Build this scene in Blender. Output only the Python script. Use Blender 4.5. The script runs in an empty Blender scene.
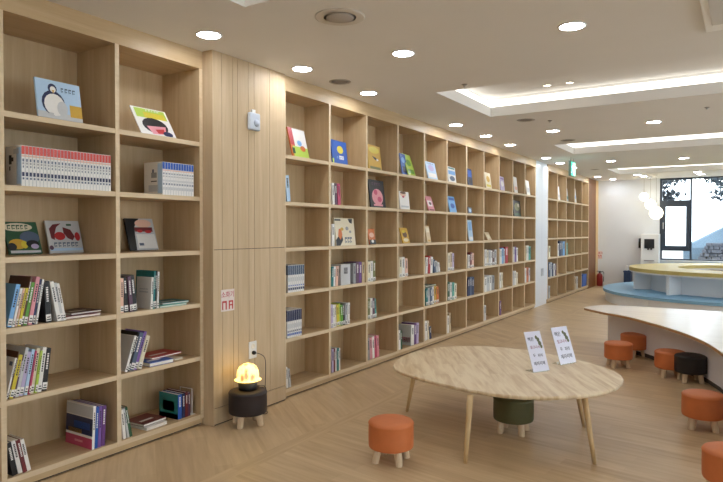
import bpy, math, random
from mathutils import Vector, Matrix
random.seed(7)
C = bpy.context.scene.collection
sc = bpy.context.scene
PI = math.pi
WORLD = 5.0; EXPOSURE = 0.4; LED = 1.5; DOWN = 56.0

# ------------------------------------------------------------------ camera model (used to place things where the photo shows them)
F = 610.0; H = 1.5
YAW = math.atan(384.5 / F); PITCH = math.atan(10 / F)
cy, sy = math.cos(YAW), math.sin(YAW); cp, sp = math.cos(PITCH), math.sin(PITCH)
RV = Vector((cy, sy, 0)); FV = Vector((-sy * cp, cy * cp, -sp)); UV = Vector((-sy * sp, cy * sp, cp))
CAM = Vector((0, 0, H))
def ray(x, y): return FV + RV * ((x - 361.5) / F) + UV * ((241 - y) / F)
def onz(x, y, z=0.0):
    d = ray(x, y); t = (z - H) / d.z; return CAM + d * t
def onx(x, y, X):
    d = ray(x, y); t = X / d.x; return CAM + d * t
def ony(x, y, Y):
    d = ray(x, y); t = Y / d.y; return CAM + d * t

# ------------------------------------------------------------------ materials
def lin(c):
    c = c / 255.0
    return c / 12.92 if c <= 0.04045 else ((c + 0.055) / 1.055) ** 2.4
def L3(rgb): return tuple(lin(v) for v in rgb)
MC = {}
def nmat(name):
    m = bpy.data.materials.new(name); m.use_nodes = True
    return m, m.node_tree.nodes, m.node_tree.links, m.node_tree.nodes['Principled BSDF']
def plain(rgb, rough=0.5, var=0.06, scale=30, name=None, metal=0.0, bump=0.0):
    key = ('p', tuple(rgb), rough, var, scale, metal, bump)
    if key in MC: return MC[key]
    m, n, l, b = nmat(name or 'paint')
    c = L3(rgb)
    b.inputs['Roughness'].default_value = rough; b.inputs['Metallic'].default_value = metal
    tc = n.new('ShaderNodeTexCoord'); no = n.new('ShaderNodeTexNoise'); no.inputs['Scale'].default_value = scale
    l.new(tc.outputs['Object'], no.inputs['Vector'])
    mx = n.new('ShaderNodeMixRGB')
    mx.inputs[1].default_value = (*[v * (1 - var) for v in c], 1); mx.inputs[2].default_value = (*[min(1, v * (1 + var)) for v in c], 1)
    l.new(no.outputs['Fac'], mx.inputs[0]); l.new(mx.outputs[0], b.inputs['Base Color'])
    if bump:
        bp = n.new('ShaderNodeBump'); bp.inputs['Strength'].default_value = bump; bp.inputs['Distance'].default_value = 0.002
        l.new(no.outputs['Fac'], bp.inputs['Height']); l.new(bp.outputs[0], b.inputs['Normal'])
    MC[key] = m
    return m
def wood(rgb1, rgb2, axis='z', rough=0.45, scale=1.0, name='wood', fine=0.25, turn=0.0):
    key = ('w', tuple(rgb1), tuple(rgb2), axis, rough, scale)
    if key in MC: return MC[key]
    m, n, l, b = nmat(name)
    b.inputs['Roughness'].default_value = rough; b.inputs['Specular IOR Level'].default_value = 0.3
    g = n.new('ShaderNodeNewGeometry')
    oi = n.new('ShaderNodeObjectInfo')
    off = n.new('ShaderNodeVectorMath'); off.operation = 'MULTIPLY_ADD'
    cmb = n.new('ShaderNodeCombineXYZ'); l.new(oi.outputs['Random'], cmb.inputs[0]); l.new(oi.outputs['Random'], cmb.inputs[1]); l.new(oi.outputs['Random'], cmb.inputs[2])
    l.new(cmb.outputs[0], off.inputs[0]); off.inputs[1].default_value = (17, 23, 31); l.new(g.outputs['Position'], off.inputs[2])
    mp = n.new('ShaderNodeMapping'); s = {'x': (1, 14, 14), 'y': (14, 1, 14), 'z': (14, 14, 1)}[axis]
    mp.inputs['Scale'].default_value = tuple(v * scale for v in s)
    if turn:
        m0 = n.new('ShaderNodeMapping'); m0.inputs['Rotation'].default_value = (0, 0, -turn); l.new(off.outputs[0], m0.inputs['Vector']); l.new(m0.outputs[0], mp.inputs['Vector'])
    else: l.new(off.outputs[0], mp.inputs['Vector'])
    no = n.new('ShaderNodeTexNoise'); no.inputs['Scale'].default_value = 1.6; no.inputs['Detail'].default_value = 5; no.inputs['Distortion'].default_value = 0.6
    l.new(mp.outputs[0], no.inputs['Vector'])
    no2 = n.new('ShaderNodeTexNoise'); no2.inputs['Scale'].default_value = 9; no2.inputs['Detail'].default_value = 3
    l.new(mp.outputs[0], no2.inputs['Vector'])
    ad = n.new('ShaderNodeMath'); ad.operation = 'MULTIPLY_ADD'; ad.inputs[1].default_value = fine
    l.new(no2.outputs['Fac'], ad.inputs[0]); l.new(no.outputs['Fac'], ad.inputs[2])
    rp = n.new('ShaderNodeValToRGB'); rp.color_ramp.elements[0].position = 0.38; rp.color_ramp.elements[1].position = 0.85
    rp.color_ramp.elements[0].color = (*L3(rgb1), 1); rp.color_ramp.elements[1].color = (*L3(rgb2), 1)
    l.new(ad.outputs[0], rp.inputs['Fac']); l.new(rp.outputs[0], b.inputs['Base Color'])
    MC[key] = m
    return m
def emit(rgb, strength, name='light'):
    m, n, l, b = nmat(name)
    b.inputs['Base Color'].default_value = (*L3(rgb), 1)
    b.inputs['Emission Color'].default_value = (*L3(rgb), 1); b.inputs['Emission Strength'].default_value = strength
    return m

BIRCH1, BIRCH2 = (186, 159, 121), (202, 177, 140)
M_birch = wood(BIRCH1, BIRCH2, 'z', 0.42, 1.0, 'birch_vertical')
M_birch_h = wood(BIRCH1, BIRCH2, 'y', 0.42, 1.0, 'birch_horizontal')
M_edge_lit = wood((206, 184, 150), (220, 200, 168), 'y', 0.45, 1.0, 'birch_edge_lit')  # paler front edges: the downlights' brightness put into the birch colour
M_panel = wood((188, 164, 130), (204, 181, 149), 'z', 0.5, 0.8, 'panel_wood')
M_orange_wood = wood((112, 68, 32), (134, 86, 44), 'z', 0.4, 1.0, 'orange_wood')
M_pale_wood = wood((205, 172, 120), (222, 190, 140), 'z', 0.4, 1.0, 'pale_trim_wood')
M_table = wood((186, 160, 122), (226, 208, 178), 'x', 0.42, 0.55, 'table_wood', 0.3, math.radians(32 + 90))
M_leg = wood((190, 158, 112), (214, 186, 142), 'z', 0.4, 1.0, 'leg_wood')
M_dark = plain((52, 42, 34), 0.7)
M_white = plain((232, 232, 230), 0.45, 0.02)
M_black = plain((22, 22, 24), 0.4)
M_cream = plain((238, 232, 218), 0.7, 0.02, name='cream_paint')
M_ceil = plain((228, 226, 223), 0.85, 0.02, 3, name='ceiling_paint')
M_wall = plain((222, 225, 228), 0.8, 0.02, 4, name='wall_paint')
M_paper = plain((238, 234, 224), 0.8, 0.05, 200, name='paper')
M_grey = plain((150, 146, 142), 0.5)
M_metal = plain((190, 190, 192), 0.3, 0.03, 20, metal=1.0)
M_lines = plain((60, 60, 66), 0.6, 0)
def staves():
    m, n, l, b = nmat('table_staves')
    g = n.new('ShaderNodeNewGeometry'); mp = n.new('ShaderNodeMapping'); mp.inputs['Rotation'].default_value = (0, 0, -math.radians(122)); l.new(g.outputs['Position'], mp.inputs['Vector'])
    br = n.new('ShaderNodeTexBrick'); br.inputs['Scale'].default_value = 1; br.inputs['Brick Width'].default_value = .8; br.inputs['Row Height'].default_value = .062; br.inputs['Mortar Size'].default_value = .0004; br.offset = .41
    br.inputs['Color1'].default_value = (0, 0, 0, 1); br.inputs['Color2'].default_value = (1, 1, 1, 1); br.inputs['Mortar'].default_value = (.35, .35, .35, 1); l.new(mp.outputs[0], br.inputs['Vector'])
    st = n.new('ShaderNodeMapping'); st.inputs['Scale'].default_value = (2.2, 20, 1); l.new(mp.outputs[0], st.inputs['Vector'])
    no = n.new('ShaderNodeTexNoise'); no.inputs['Scale'].default_value = 1.4; no.inputs['Detail'].default_value = 5; no.inputs['Distortion'].default_value = .5; l.new(st.outputs[0], no.inputs['Vector'])
    mx = n.new('ShaderNodeMath'); mx.operation = 'MULTIPLY_ADD'; mx.inputs[1].default_value = .2; k = n.new('ShaderNodeMath'); k.operation = 'MULTIPLY'; k.inputs[1].default_value = .8
    l.new(no.outputs['Fac'], k.inputs[0]); l.new(br.outputs['Color'], mx.inputs[0]); l.new(k.outputs[0], mx.inputs[2])
    rp = n.new('ShaderNodeValToRGB'); e = rp.color_ramp.elements; e[0].position = .24; e[0].color = (*L3((194, 163, 120)), 1); e[1].position = .62; e[1].color = (*L3((231, 213, 180)), 1)
    l.new(mx.outputs[0], rp.inputs['Fac']); l.new(rp.outputs[0], b.inputs['Base Color']); b.inputs['Roughness'].default_value = .4
    return m
M_table = staves()
COL = dict(coral=(214, 88, 80), white=(232, 230, 226), cream=(226, 216, 190), yellow=(214, 196, 60), gold=(206, 164, 56), orange=(206, 112, 50), red=(184, 44, 48),
  maroon=(110, 40, 46), pink=(222, 150, 160), lavender=(186, 174, 208), purple=(104, 62, 128), violet=(126, 92, 170), blue=(44, 92, 178), sky=(122, 176, 226),
  navy=(34, 44, 84), teal=(38, 124, 124), mint=(90, 172, 158), green=(92, 150, 52), dgreen=(44, 88, 60), olive=(116, 118, 66), brown=(92, 58, 44),
  black=(26, 26, 30), grey=(150, 152, 154), lgrey=(196, 198, 200), plum=(92, 62, 84), rose=(196, 74, 110), beige=(206, 186, 150), peach=(230, 188, 166),
  paleblue=(178, 206, 232), lime=(180, 208, 84), slate=(84, 100, 124))
WORD = dict(coral='coral', white='white', cream='cream', yellow='yellow', gold='golden', orange='orange', red='red', maroon='maroon', pink='pink', lavender='lavender',
  purple='purple', violet='violet', blue='blue', sky='sky blue', navy='navy', teal='teal', mint='mint green', green='green', dgreen='dark green', olive='olive', brown='brown',
  black='black', grey='grey', lgrey='pale grey', plum='plum', rose='rose pink', beige='beige', peach='peach', paleblue='pale blue', lime='lime', slate='slate blue')
def bm_(c): return plain(COL[c] if isinstance(c, str) else c, 0.4, 0.05, 60, name='cover_print')

# ------------------------------------------------------------------ mesh builder
class MB:
    def __init__(s): s.v = []; s.f = []; s.m = []; s.sm = []
    def add(s, vs, fs, mi=0, smooth=False):
        o = len(s.v); s.v += [tuple(v) for v in vs]
        for f in fs: s.f.append([i + o for i in f]); s.m.append(mi); s.sm.append(smooth)
        return s
    def box(s, a, b, mi=0):
        x0, x1 = sorted((a[0], b[0])); y0, y1 = sorted((a[1], b[1])); z0, z1 = sorted((a[2], b[2]))
        vs = [(x0, y0, z0), (x1, y0, z0), (x1, y1, z0), (x0, y1, z0), (x0, y0, z1), (x1, y0, z1), (x1, y1, z1), (x0, y1, z1)]
        return s.add(vs, [(0, 3, 2, 1), (4, 5, 6, 7), (0, 1, 5, 4), (1, 2, 6, 5), (2, 3, 7, 6), (3, 0, 4, 7)], mi)
    def prism(s, pts, z0, z1, mi=0, smooth_side=False):
        n = len(pts); vs = [(p[0], p[1], z0) for p in pts] + [(p[0], p[1], z1) for p in pts]
        s.add(vs, [tuple(range(n))[::-1], tuple(range(n, 2 * n))], mi)
        o = len(s.v) - 2 * n
        for i in range(n):
            j = (i + 1) % n
            s.f.append([o + i, o + j, o + n + j, o + n + i]); s.m.append(mi); s.sm.append(smooth_side)
        return s
    def lathe(s, prof, seg=24, mi=0, c=(0, 0, 0), smooth=True, axis='z'):
        vs = []; k = len(prof)
        for i in range(seg):
            a = 2 * PI * i / seg
            for r, z in prof:
                p = (r * math.cos(a), r * math.sin(a), z)
                if axis == 'x': p = (p[2], p[0], p[1])
                if axis == 'y': p = (p[1], p[2], p[0])
                vs.append((p[0] + c[0], p[1] + c[1], p[2] + c[2]))
        fs = []
        for i in range(seg):
            j = (i + 1) % seg
            for q in range(k - 1): fs.append((i * k + q, j * k + q, j * k + q + 1, i * k + q + 1))
        if prof[0][0] > 1e-6: fs.append(tuple(i * k for i in range(seg))[::-1])
        if prof[-1][0] > 1e-6: fs.append(tuple(i * k + k - 1 for i in range(seg)))
        return s.add(vs, fs, mi, smooth)
    def tube(s, pts, rad, seg=8, mi=0, smooth=True):
        pts = [Vector(p) for p in pts]; n = len(pts)
        rads = rad if isinstance(rad, (list, tuple)) else [rad] * n
        vs = []
        for i, p in enumerate(pts):
            t = (pts[min(i + 1, n - 1)] - pts[max(i - 1, 0)]).normalized()
            u = t.cross(Vector((0, 0, 1)))
            if u.length < 1e-3: u = t.cross(Vector((1, 0, 0)))
            u.normalize(); w = t.cross(u)
            for k in range(seg):
                a = 2 * PI * k / seg
                vs.append(p + (u * math.cos(a) + w * math.sin(a)) * rads[i])
        fs = [(i * seg + k, i * seg + (k + 1) % seg, (i + 1) * seg + (k + 1) % seg, (i + 1) * seg + k) for i in range(n - 1) for k in range(seg)]
        fs += [tuple(range(seg))[::-1], tuple((n - 1) * seg + k for k in range(seg))]
        return s.add(vs, fs, mi, smooth)
    def poly(s, pts, mi=0): return s.add(pts, [tuple(range(len(pts)))], mi)
    def build(s, name, mats, parent=None, bevel=0.0, fix=True):
        me = bpy.data.meshes.new(name); me.from_pydata(s.v, [], s.f)
        if not isinstance(mats, (list, tuple)): mats = [mats]
        for m in mats: me.materials.append(m)
        me.polygons.foreach_set('material_index', s.m); me.polygons.foreach_set('use_smooth', s.sm)
        if fix:
            import bmesh
            b = bmesh.new(); b.from_mesh(me); bmesh.ops.recalc_face_normals(b, faces=b.faces); b.to_mesh(me); b.free()
        me.update()
        o = bpy.data.objects.new(name, me); C.objects.link(o)
        if parent: o.parent = parent
        if bevel:
            bv = o.modifiers.new('Bevel', 'BEVEL'); bv.width = bevel; bv.segments = 2; bv.limit_method = 'ANGLE'; bv.angle_limit = 0.7
        return o
def tag(o, label, cat, group=None, kind=None):
    o['label'] = label; o['category'] = cat
    if group: o['group'] = group
    if kind: o['kind'] = kind
    return o
def thing(name, label, cat, loc=(0, 0, 0), rz=0.0, group=None):
    o = bpy.data.objects.new(name, None); o.empty_display_size = 0.1; C.objects.link(o)
    o.location = loc; o.rotation_euler = (0, 0, rz)
    return tag(o, label, cat, group)
def struct(o): o['kind'] = 'structure'; return o
def dup(root, loc=None, rz=None, label=None):
    r = root.copy(); C.objects.link(r)
    if loc is not None: r.location = loc
    if rz is not None: r.rotation_euler = (0, 0, rz)
    if label: r['label'] = label
    for ch in list(root.children):
        c = ch.copy(); C.objects.link(c); c.parent = r
        for g in list(ch.children):
            d = g.copy(); C.objects.link(d); d.parent = c
    return r
def text_mesh(name, body, size, mat, parent, matrix, align='CENTER'):
    cu = bpy.data.curves.new(name, 'FONT'); cu.body = body; cu.size = size; cu.align_x = align; cu.align_y = 'CENTER'; cu.extrude = 0.0003; cu.resolution_u = 3; cu.offset = size * 0.012
    t = bpy.data.objects.new(name + '_tmp', cu); C.objects.link(t)
    dg = bpy.context.evaluated_depsgraph_get()
    me = bpy.data.meshes.new_from_object(t.evaluated_get(dg)); me.name = name
    bpy.data.objects.remove(t); bpy.data.curves.remove(cu)
    me.materials.clear(); me.materials.append(mat)
    o = bpy.data.objects.new(name, me); C.objects.link(o); o.parent = parent; o.matrix_local = matrix
    return o

# ------------------------------------------------------------------ key dimensions
CZ = 2.877                     # ceiling
XW = -3.462; XL = -3.545; XC = -3.44   # front planes: long bookcase, left bookcase, column
YF = 17.75                     # far wall
X1 = 6.0; Y0 = -2.5
SH = [2.18, 1.762, 1.35, 0.945, 0.535, 0.085]
TOPZ = 2.742
COVES = [(-2.62, 1.25, 2.81), (-2.63, 5.55, 7.08), (-2.65, 9.93, 11.28), (-2.71, 14.42, 15.85)]
CX1 = 3.4

# ------------------------------------------------------------------ floor
def floor_material():
    m, n, l, b = nmat('floor_planks')
    g = n.new('ShaderNodeNewGeometry')
    def planks(rot, seed):
        mp = n.new('ShaderNodeMapping'); mp.inputs['Rotation'].default_value = (0, 0, rot); mp.inputs['Location'].default_value = (seed, seed * .7, 0)
        l.new(g.outputs['Position'], mp.inputs['Vector'])
        br = n.new('ShaderNodeTexBrick'); br.inputs['Scale'].default_value = 1.0; br.inputs['Mortar Size'].default_value = 0.0012; br.inputs['Mortar Smooth'].default_value = 0.2
        br.inputs['Brick Width'].default_value = 0.95; br.inputs['Row Height'].default_value = 0.115; br.offset = 0.37
        br.inputs['Color1'].default_value = (0, 0, 0, 1); br.inputs['Color2'].default_value = (1, 1, 1, 1); br.inputs['Mortar'].default_value = (0.3, 0.3, 0.3, 1)
        l.new(mp.outputs[0], br.inputs['Vector'])
        st = n.new('ShaderNodeMapping'); st.inputs['Scale'].default_value = (1.2, 16, 1); l.new(mp.outputs[0], st.inputs['Vector'])
        no = n.new('ShaderNodeTexNoise'); no.inputs['Scale'].default_value = 1.5; no.inputs['Detail'].default_value = 6; no.inputs['Distortion'].default_value = 0.4
        l.new(st.outputs[0], no.inputs['Vector'])
        mix = n.new('ShaderNodeMath'); mix.operation = 'MULTIPLY_ADD'; mix.inputs[1].default_value = 0.24
        l.new(br.outputs['Color'], mix.inputs[0])
        k = n.new('ShaderNodeMath'); k.operation = 'MULTIPLY'; k.inputs[1].default_value = 0.9; l.new(no.outputs['Fac'], k.inputs[0]); l.new(k.outputs[0], mix.inputs[2])
        return mix.outputs[0]
    a = planks(math.radians(8), 3.1); c = planks(math.radians(38), 1.7); d = planks(PI / 2, 5.3)
    sx = n.new('ShaderNodeSeparateXYZ'); l.new(g.outputs['Position'], sx.inputs[0])
    def less(v):
        q = n.new('ShaderNodeMath'); q.operation = 'LESS_THAN'; q.inputs[1].default_value = v; l.new(sx.outputs[0], q.inputs[0]); return q.outputs[0]
    def mixf(f, x, y):
        q = n.new('ShaderNodeMix'); q.data_type = 'FLOAT'; l.new(f, q.inputs[0]); l.new(x, q.inputs[2]); l.new(y, q.inputs[3]); return q.outputs[0]
    v = mixf(less(-2.63), a, d); v = mixf(less(-2.75), v, c)
    rp = n.new('ShaderNodeValToRGB'); e = rp.color_ramp.elements
    e[0].position = 0.25; e[0].color = (*L3((177, 147, 109)), 1); e[1].position = 0.85; e[1].color = (*L3((210, 185, 147)), 1)
    l.new(v, rp.inputs['Fac']); l.new(rp.outputs[0], b.inputs['Base Color'])
    b.inputs['Roughness'].default_value = 0.36
    return m
struct(MB().box((-4.1, Y0, -0.1), (X1, YF + 0.25, 0)).build('floor', floor_material()))
# ceiling with recessed trays
b = MB()
b.box((-4.1, Y0, CZ), (COVES[0][0], YF + .25, CZ + .06)); 
ys = Y0
for x0, y0, y1 in COVES:
    b.box((COVES[0][0], ys, CZ), (X1, y0, CZ + .06)); b.box((CX1, y0, CZ), (X1, y1, CZ + .06))
    if x0 < COVES[0][0] - .001: pass
    ys = y1
b.box((COVES[0][0], ys, CZ), (X1, YF + .25, CZ + .06))
LIP, UP, GAP = 0.115, 0.235, 0.07
for x0, y0, y1 in COVES:
    x0 = COVES[0][0]
    # vertical lip, shelf behind it, outer wall, raised lid
    b.box((x0 - .02, y0 - .02, CZ + .06), (x0, y1 + .02, CZ + LIP)); b.box((CX1, y0 - .02, CZ + .06), (CX1 + .02, y1 + .02, CZ + LIP))
    b.box((x0, y0 - .02, CZ + .06), (CX1, y0, CZ + LIP)); b.box((x0, y1, CZ + .06), (CX1, y1 + .02, CZ + LIP))
    b.box((x0 - GAP - .02, y0 - GAP - .02, CZ + .0595), (x0 - GAP, y1 + GAP + .02, CZ + UP)); b.box((CX1 + GAP, y0 - GAP - .02, CZ + .0595), (CX1 + GAP + .02, y1 + GAP + .02, CZ + UP))
    b.box((x0 - GAP, y0 - GAP - .02, CZ + .0595), (CX1 + GAP, y0 - GAP, CZ + UP)); b.box((x0 - GAP, y1 + GAP, CZ + .0595), (CX1 + GAP, y1 + GAP + .02, CZ + UP))
    b.box((x0 - GAP - .02, y0 - GAP - .02, CZ + UP), (CX1 + GAP + .02, y1 + GAP + .02, CZ + UP + .03))
b.box((-4.1, Y0, CZ + .4), (X1, YF + .25, CZ + .45))
struct(b.build('ceiling', M_ceil, fix=False))
M_led = emit((255, 252, 244), LED, 'led_strip')
where = ['nearest the camera', 'second from the camera', 'third from the camera', 'farthest from the camera']
for (x0, y0, y1), w in zip(COVES, where):
    x0 = COVES[0][0]
    t = thing('cove_light', f'white LED light line in the ceiling tray {w}', 'ceiling light', (x0, y0, CZ + LIP), 0, 'cove lights in the ceiling trays')
    LX, LY = CX1 - x0, y1 - y0; za, zb = 0.0, UP - LIP - .03
    for a_, b_ in (((-GAP + .001, -GAP, za), (-GAP + .015, LY + GAP, zb)), ((LX + GAP - .015, -GAP, za), (LX + GAP - .001, LY + GAP, zb)),
                   ((-GAP + .016, -GAP + .001, za), (LX + GAP - .016, -GAP + .015, zb)), ((-GAP + .016, LY + GAP - .015, za), (LX + GAP - .016, LY + GAP - .001, zb))):
        MB().box(a_, b_).build('led_strip', M_led, t)

# ------------------------------------------------------------------ walls and windows
struct(MB().box((-4.1, Y0, 0), (-3.985, YF + .25, CZ + .06)).build('wall_left', M_wall))
struct(MB().box((-4.1, Y0 - .15, 0), (X1, Y0, CZ + .06)).build('wall_back', M_wall))
WX0 = -1.925; WX1 = 5.2; SILL = 0.74
b = MB(); b.box((-3.985, YF, 0), (WX0, YF + .2, CZ)); b.box((WX0, YF, 0), (WX1, YF + .2, SILL - .03)); b.box((WX1, YF, 0), (X1, YF + .2, CZ))
struct(b.build('wall_far', M_wall))
b = MB(); b.box((X1, Y0, 0), (X1 + .2, YF, .7)); b.box((X1, Y0, 2.6), (X1 + .2, YF, CZ + .06))
RW = [(-1.6, 2.0), (3.0, 6.6), (7.6, 11.2), (12.2, 15.8)]
q = Y0
for a_, b_ in RW: b.box((X1, q, .7), (X1 + .2, a_, 2.6)); q = b_
b.box((X1, q, .7), (X1 + .2, YF, 2.6))
struct(b.build('wall_right', M_wall))
struct(MB().box((WX0 - .01, YF - .09, SILL - .03), (WX1, YF + .2, SILL)).build('trim_1', M_white, bevel=.004))
M_frame = plain((48, 58, 72), 0.4, 0.03, name='window_frame_paint')
def glass_mat():
    m, n, l, b = nmat('window_glass'); n.remove(b)
    out = n['Material Output']; tr = n.new('ShaderNodeBsdfTransparent'); gl = n.new('ShaderNodeBsdfGlossy'); gl.inputs['Roughness'].default_value = 0.02
    tr.inputs['Color'].default_value = (.94, .97, .98, 1)
    lw = n.new('ShaderNodeLayerWeight'); lw.inputs['Blend'].default_value = .5; pw = n.new('ShaderNodeMath'); pw.operation = 'POWER'; pw.inputs[1].default_value = 4; l.new(lw.outputs['Facing'], pw.inputs[0])
    fr = n.new('ShaderNodeMath'); fr.operation = 'MULTIPLY_ADD'; fr.inputs[1].default_value = .6; fr.inputs[2].default_value = .04; l.new(pw.outputs[0], fr.inputs[0])
    mx = n.new('ShaderNodeMixShader'); l.new(fr.outputs[0], mx.inputs[0]); l.new(tr.outputs[0], mx.inputs[1]); l.new(gl.outputs[0], mx.inputs[2]); l.new(mx.outputs[0], out.inputs['Surface'])
    return m
M_glass = glass_mat()
def window(name, frame_boxes, panes, extra=()):
    fb = MB()
    for a_, b_ in frame_boxes: fb.box(a_, b_)
    w = struct(fb.build(name, M_frame))
    for a_, b_ in panes: MB().box(a_, b_).build('pane', M_glass, w)
    return w
FY0, FY1, GY = YF + .02, YF + .10, YF + .06
xm = -1.205   # mullion beside the casement
w1 = window('window_1', [((WX0, FY0, SILL), (WX0 + .055, FY1, CZ)), ((xm - .02, FY0, SILL), (xm + .025, FY1, CZ)), ((WX0 + .055, FY0, SILL), (xm - .02, FY1, SILL + .04)),
    ((WX0 + .055, FY0, CZ - .05), (xm - .02, FY1, CZ)), ((WX0 + .055, FY0, 2.20), (xm - .02, FY1, 2.30)), ((WX0 + .055, FY0, .985), (xm - .02, FY1, 1.03))],
    [((WX0 + .055, GY, 2.30), (xm - .02, GY + .01, CZ - .05)), ((WX0 + .055, GY, SILL + .04), (xm - .02, GY + .01, .985))])
cs = MB(); cx0, cx1, cz0, cz1 = WX0 + .057, xm - .022, 1.032, 2.198; t_ = .085
for a_, b_ in (((cx0, FY0 - .04, cz0), (cx0 + t_, FY1 - .02, cz1)), ((cx1 - t_, FY0 - .04, cz0), (cx1, FY1 - .02, cz1)), ((cx0 + t_, FY0 - .04, cz0), (cx1 - t_, FY1 - .02, cz0 + t_)), ((cx0 + t_, FY0 - .04, cz1 - t_ + .02), (cx1 - t_, FY1 - .02, cz1))): cs.box(a_, b_)
csh = cs.build('casement', M_frame, w1)
MB().box((cx0 + t_, GY, cz0 + t_), (cx1 - t_, GY + .008, cz1 - t_ + .02)).build('pane', M_glass, csh)
MB().box((cx0 + .02, FY0 - .075, 1.55), (cx0 + .045, FY0 - .041, 1.72)).build('handle', M_metal, w1, bevel=.004)
for i, (a_, b_) in enumerate([(xm + .025, 1.2), (1.2, 3.2), (3.2, WX1)]):
    window(f'window_{i + 2}', [((b_ - .05, FY0, SILL), (b_, FY1, CZ)), ((a_, FY0, SILL), (b_ - .05, FY1, SILL + .035)), ((a_, FY0, CZ - .04), (b_ - .05, FY1, CZ))],
           [((a_, GY, SILL + .035), (b_ - .05, GY + .01, CZ - .04))])
for i, (a_, b_) in enumerate(RW):
    m_ = (a_ + b_) / 2
    window(f'window_{i + 5}', [((X1 + .02, a_, .7), (X1 + .1, a_ + .05, 2.6)), ((X1 + .02, b_ - .05, .7), (X1 + .1, b_, 2.6)), ((X1 + .02, m_ - .03, .75), (X1 + .1, m_ + .03, 2.55)),
        ((X1 + .02, a_ + .05, .7), (X1 + .1, b_ - .05, .75)), ((X1 + .02, a_ + .05, 2.55), (X1 + .1, b_ - .05, 2.6))],
        [((X1 + .055, a_ + .05, .75), (X1 + .065, m_ - .03, 2.55)), ((X1 + .055, m_ + .03, .75), (X1 + .065, b_ - .05, 2.55))])

# ------------------------------------------------------------------ panelled column
b = MB(); py = [3.335, 3.43, 3.55, 3.602, 3.73, 3.797, 3.99, 4.196]
b.box((-3.985, 3.341, 0), (XC - .008, 4.194, CZ), 1)
for a_, c_ in zip(py[:-1], py[1:]):
    b.box((XC - .008, a_ + .002, .135), (XC, c_ - .002, 1.353)); b.box((XC - .008, a_ + .002, 1.358), (XC, c_ - .002, CZ))
b.box((-3.985, 3.333, 0), (XC - .0005, 3.341, CZ))
b.box((XC - .008, 3.341, .012), (XC + .004, 4.194, .13))
struct(b.build('panelled_column', [M_panel, M_dark]))
struct(MB().box((-3.985, 16.565, 0), (XW, 17.44, CZ)).build('trim_2', M_orange_wood))
struct(MB().box((-3.985, 17.445, 0), (XW + .006, YF, CZ)).build('trim_3', M_pale_wood))

# ------------------------------------------------------------------ bookcases
TH = 0.032
def bookcase(label, xf, depth, edges):
    y0, y1 = edges[0], edges[-1]; ym = (y0 + y1) / 2
    t = thing('bookcase', label, 'bookcase', (xf, ym, 0), 0, 'built-in birch bookcases along the wall')
    def P(name, a, c, m): 
        return MB().box((a[0] - xf, a[1] - ym, a[2]), (c[0] - xf, c[1] - ym, c[2])).build(name, m, t)
    xb = xf - depth
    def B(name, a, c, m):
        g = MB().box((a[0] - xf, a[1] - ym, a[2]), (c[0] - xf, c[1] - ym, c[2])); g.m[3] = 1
        return g.build(name, [m, M_edge_lit], t)
    P('back_panel', (xb - .012, y0, .05), (xb, y1, CZ), M_birch)
    P('plinth', (xb, y0, .014), (xf - .012, y1, SH[5] - TH - .001), M_birch_h); P('toe_shade_strip', (xb, y0, 0), (xf - .03, y1, .0135), M_dark)  # dark strip at the floor colours in the shade under the plinth
    P('fascia', (xb, y0, TOPZ), (xf + .001, y1, CZ), M_birch_h)
    for i, e in enumerate(edges):
        lo, hi = (e, e + TH) if i == 0 else ((e - TH, e) if i == len(edges) - 1 else (e - TH / 2, e + TH / 2))
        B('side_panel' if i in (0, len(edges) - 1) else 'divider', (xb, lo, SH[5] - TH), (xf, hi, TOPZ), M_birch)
    for i in range(len(edges) - 1):
        lo = edges[i] + (TH if i == 0 else TH / 2); hi = edges[i + 1] - (TH if i == len(edges) - 2 else TH / 2)
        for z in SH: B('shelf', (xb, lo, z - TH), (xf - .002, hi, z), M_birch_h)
    return t
EL = [0.38, 1.10, 1.828, 2.578, 3.331]
EM = [4.216 + .694 * i for i in range(12)]; EM[0] = 4.198
ET = [12.70 + .772 * i for i in range(6)]; ET[-1] = 16.56
DL, DM = 0.42, 0.30
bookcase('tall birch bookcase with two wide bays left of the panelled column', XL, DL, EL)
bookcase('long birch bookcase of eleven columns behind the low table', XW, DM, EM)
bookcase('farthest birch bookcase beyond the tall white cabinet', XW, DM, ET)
# tall white cabinet
ya, yb = EM[-1] + .004, ET[0] - .004
t = thing('storage_cabinet', 'tall white cabinet with four doors between the two far bookcases', 'cabinet', (XW, (ya + yb) / 2, 0))
hw = (yb - ya) / 2; M_cab = plain((224, 228, 234), 0.35, 0.01)
MB().box((-.5, -hw, 0), (-.02, hw, CZ)).build('body', M_cab, t)
for z0, z1, hz in ((.09, 1.345, 1.0), (1.35, CZ - .06, 1.0)):
    for s in (-1, 1):
        d = MB().box((-.02, min(s * .002, s * (hw - .003)), z0), (0, max(s * .002, s * (hw - .003)), z1)).build('door', M_cab, t, bevel=.002)
        if z0 < 1: MB().box((0, s * .05 - .008, .60), (.022, s * .05 + .008, .75)).build('handle', plain((196, 200, 206), .3), d)

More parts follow.
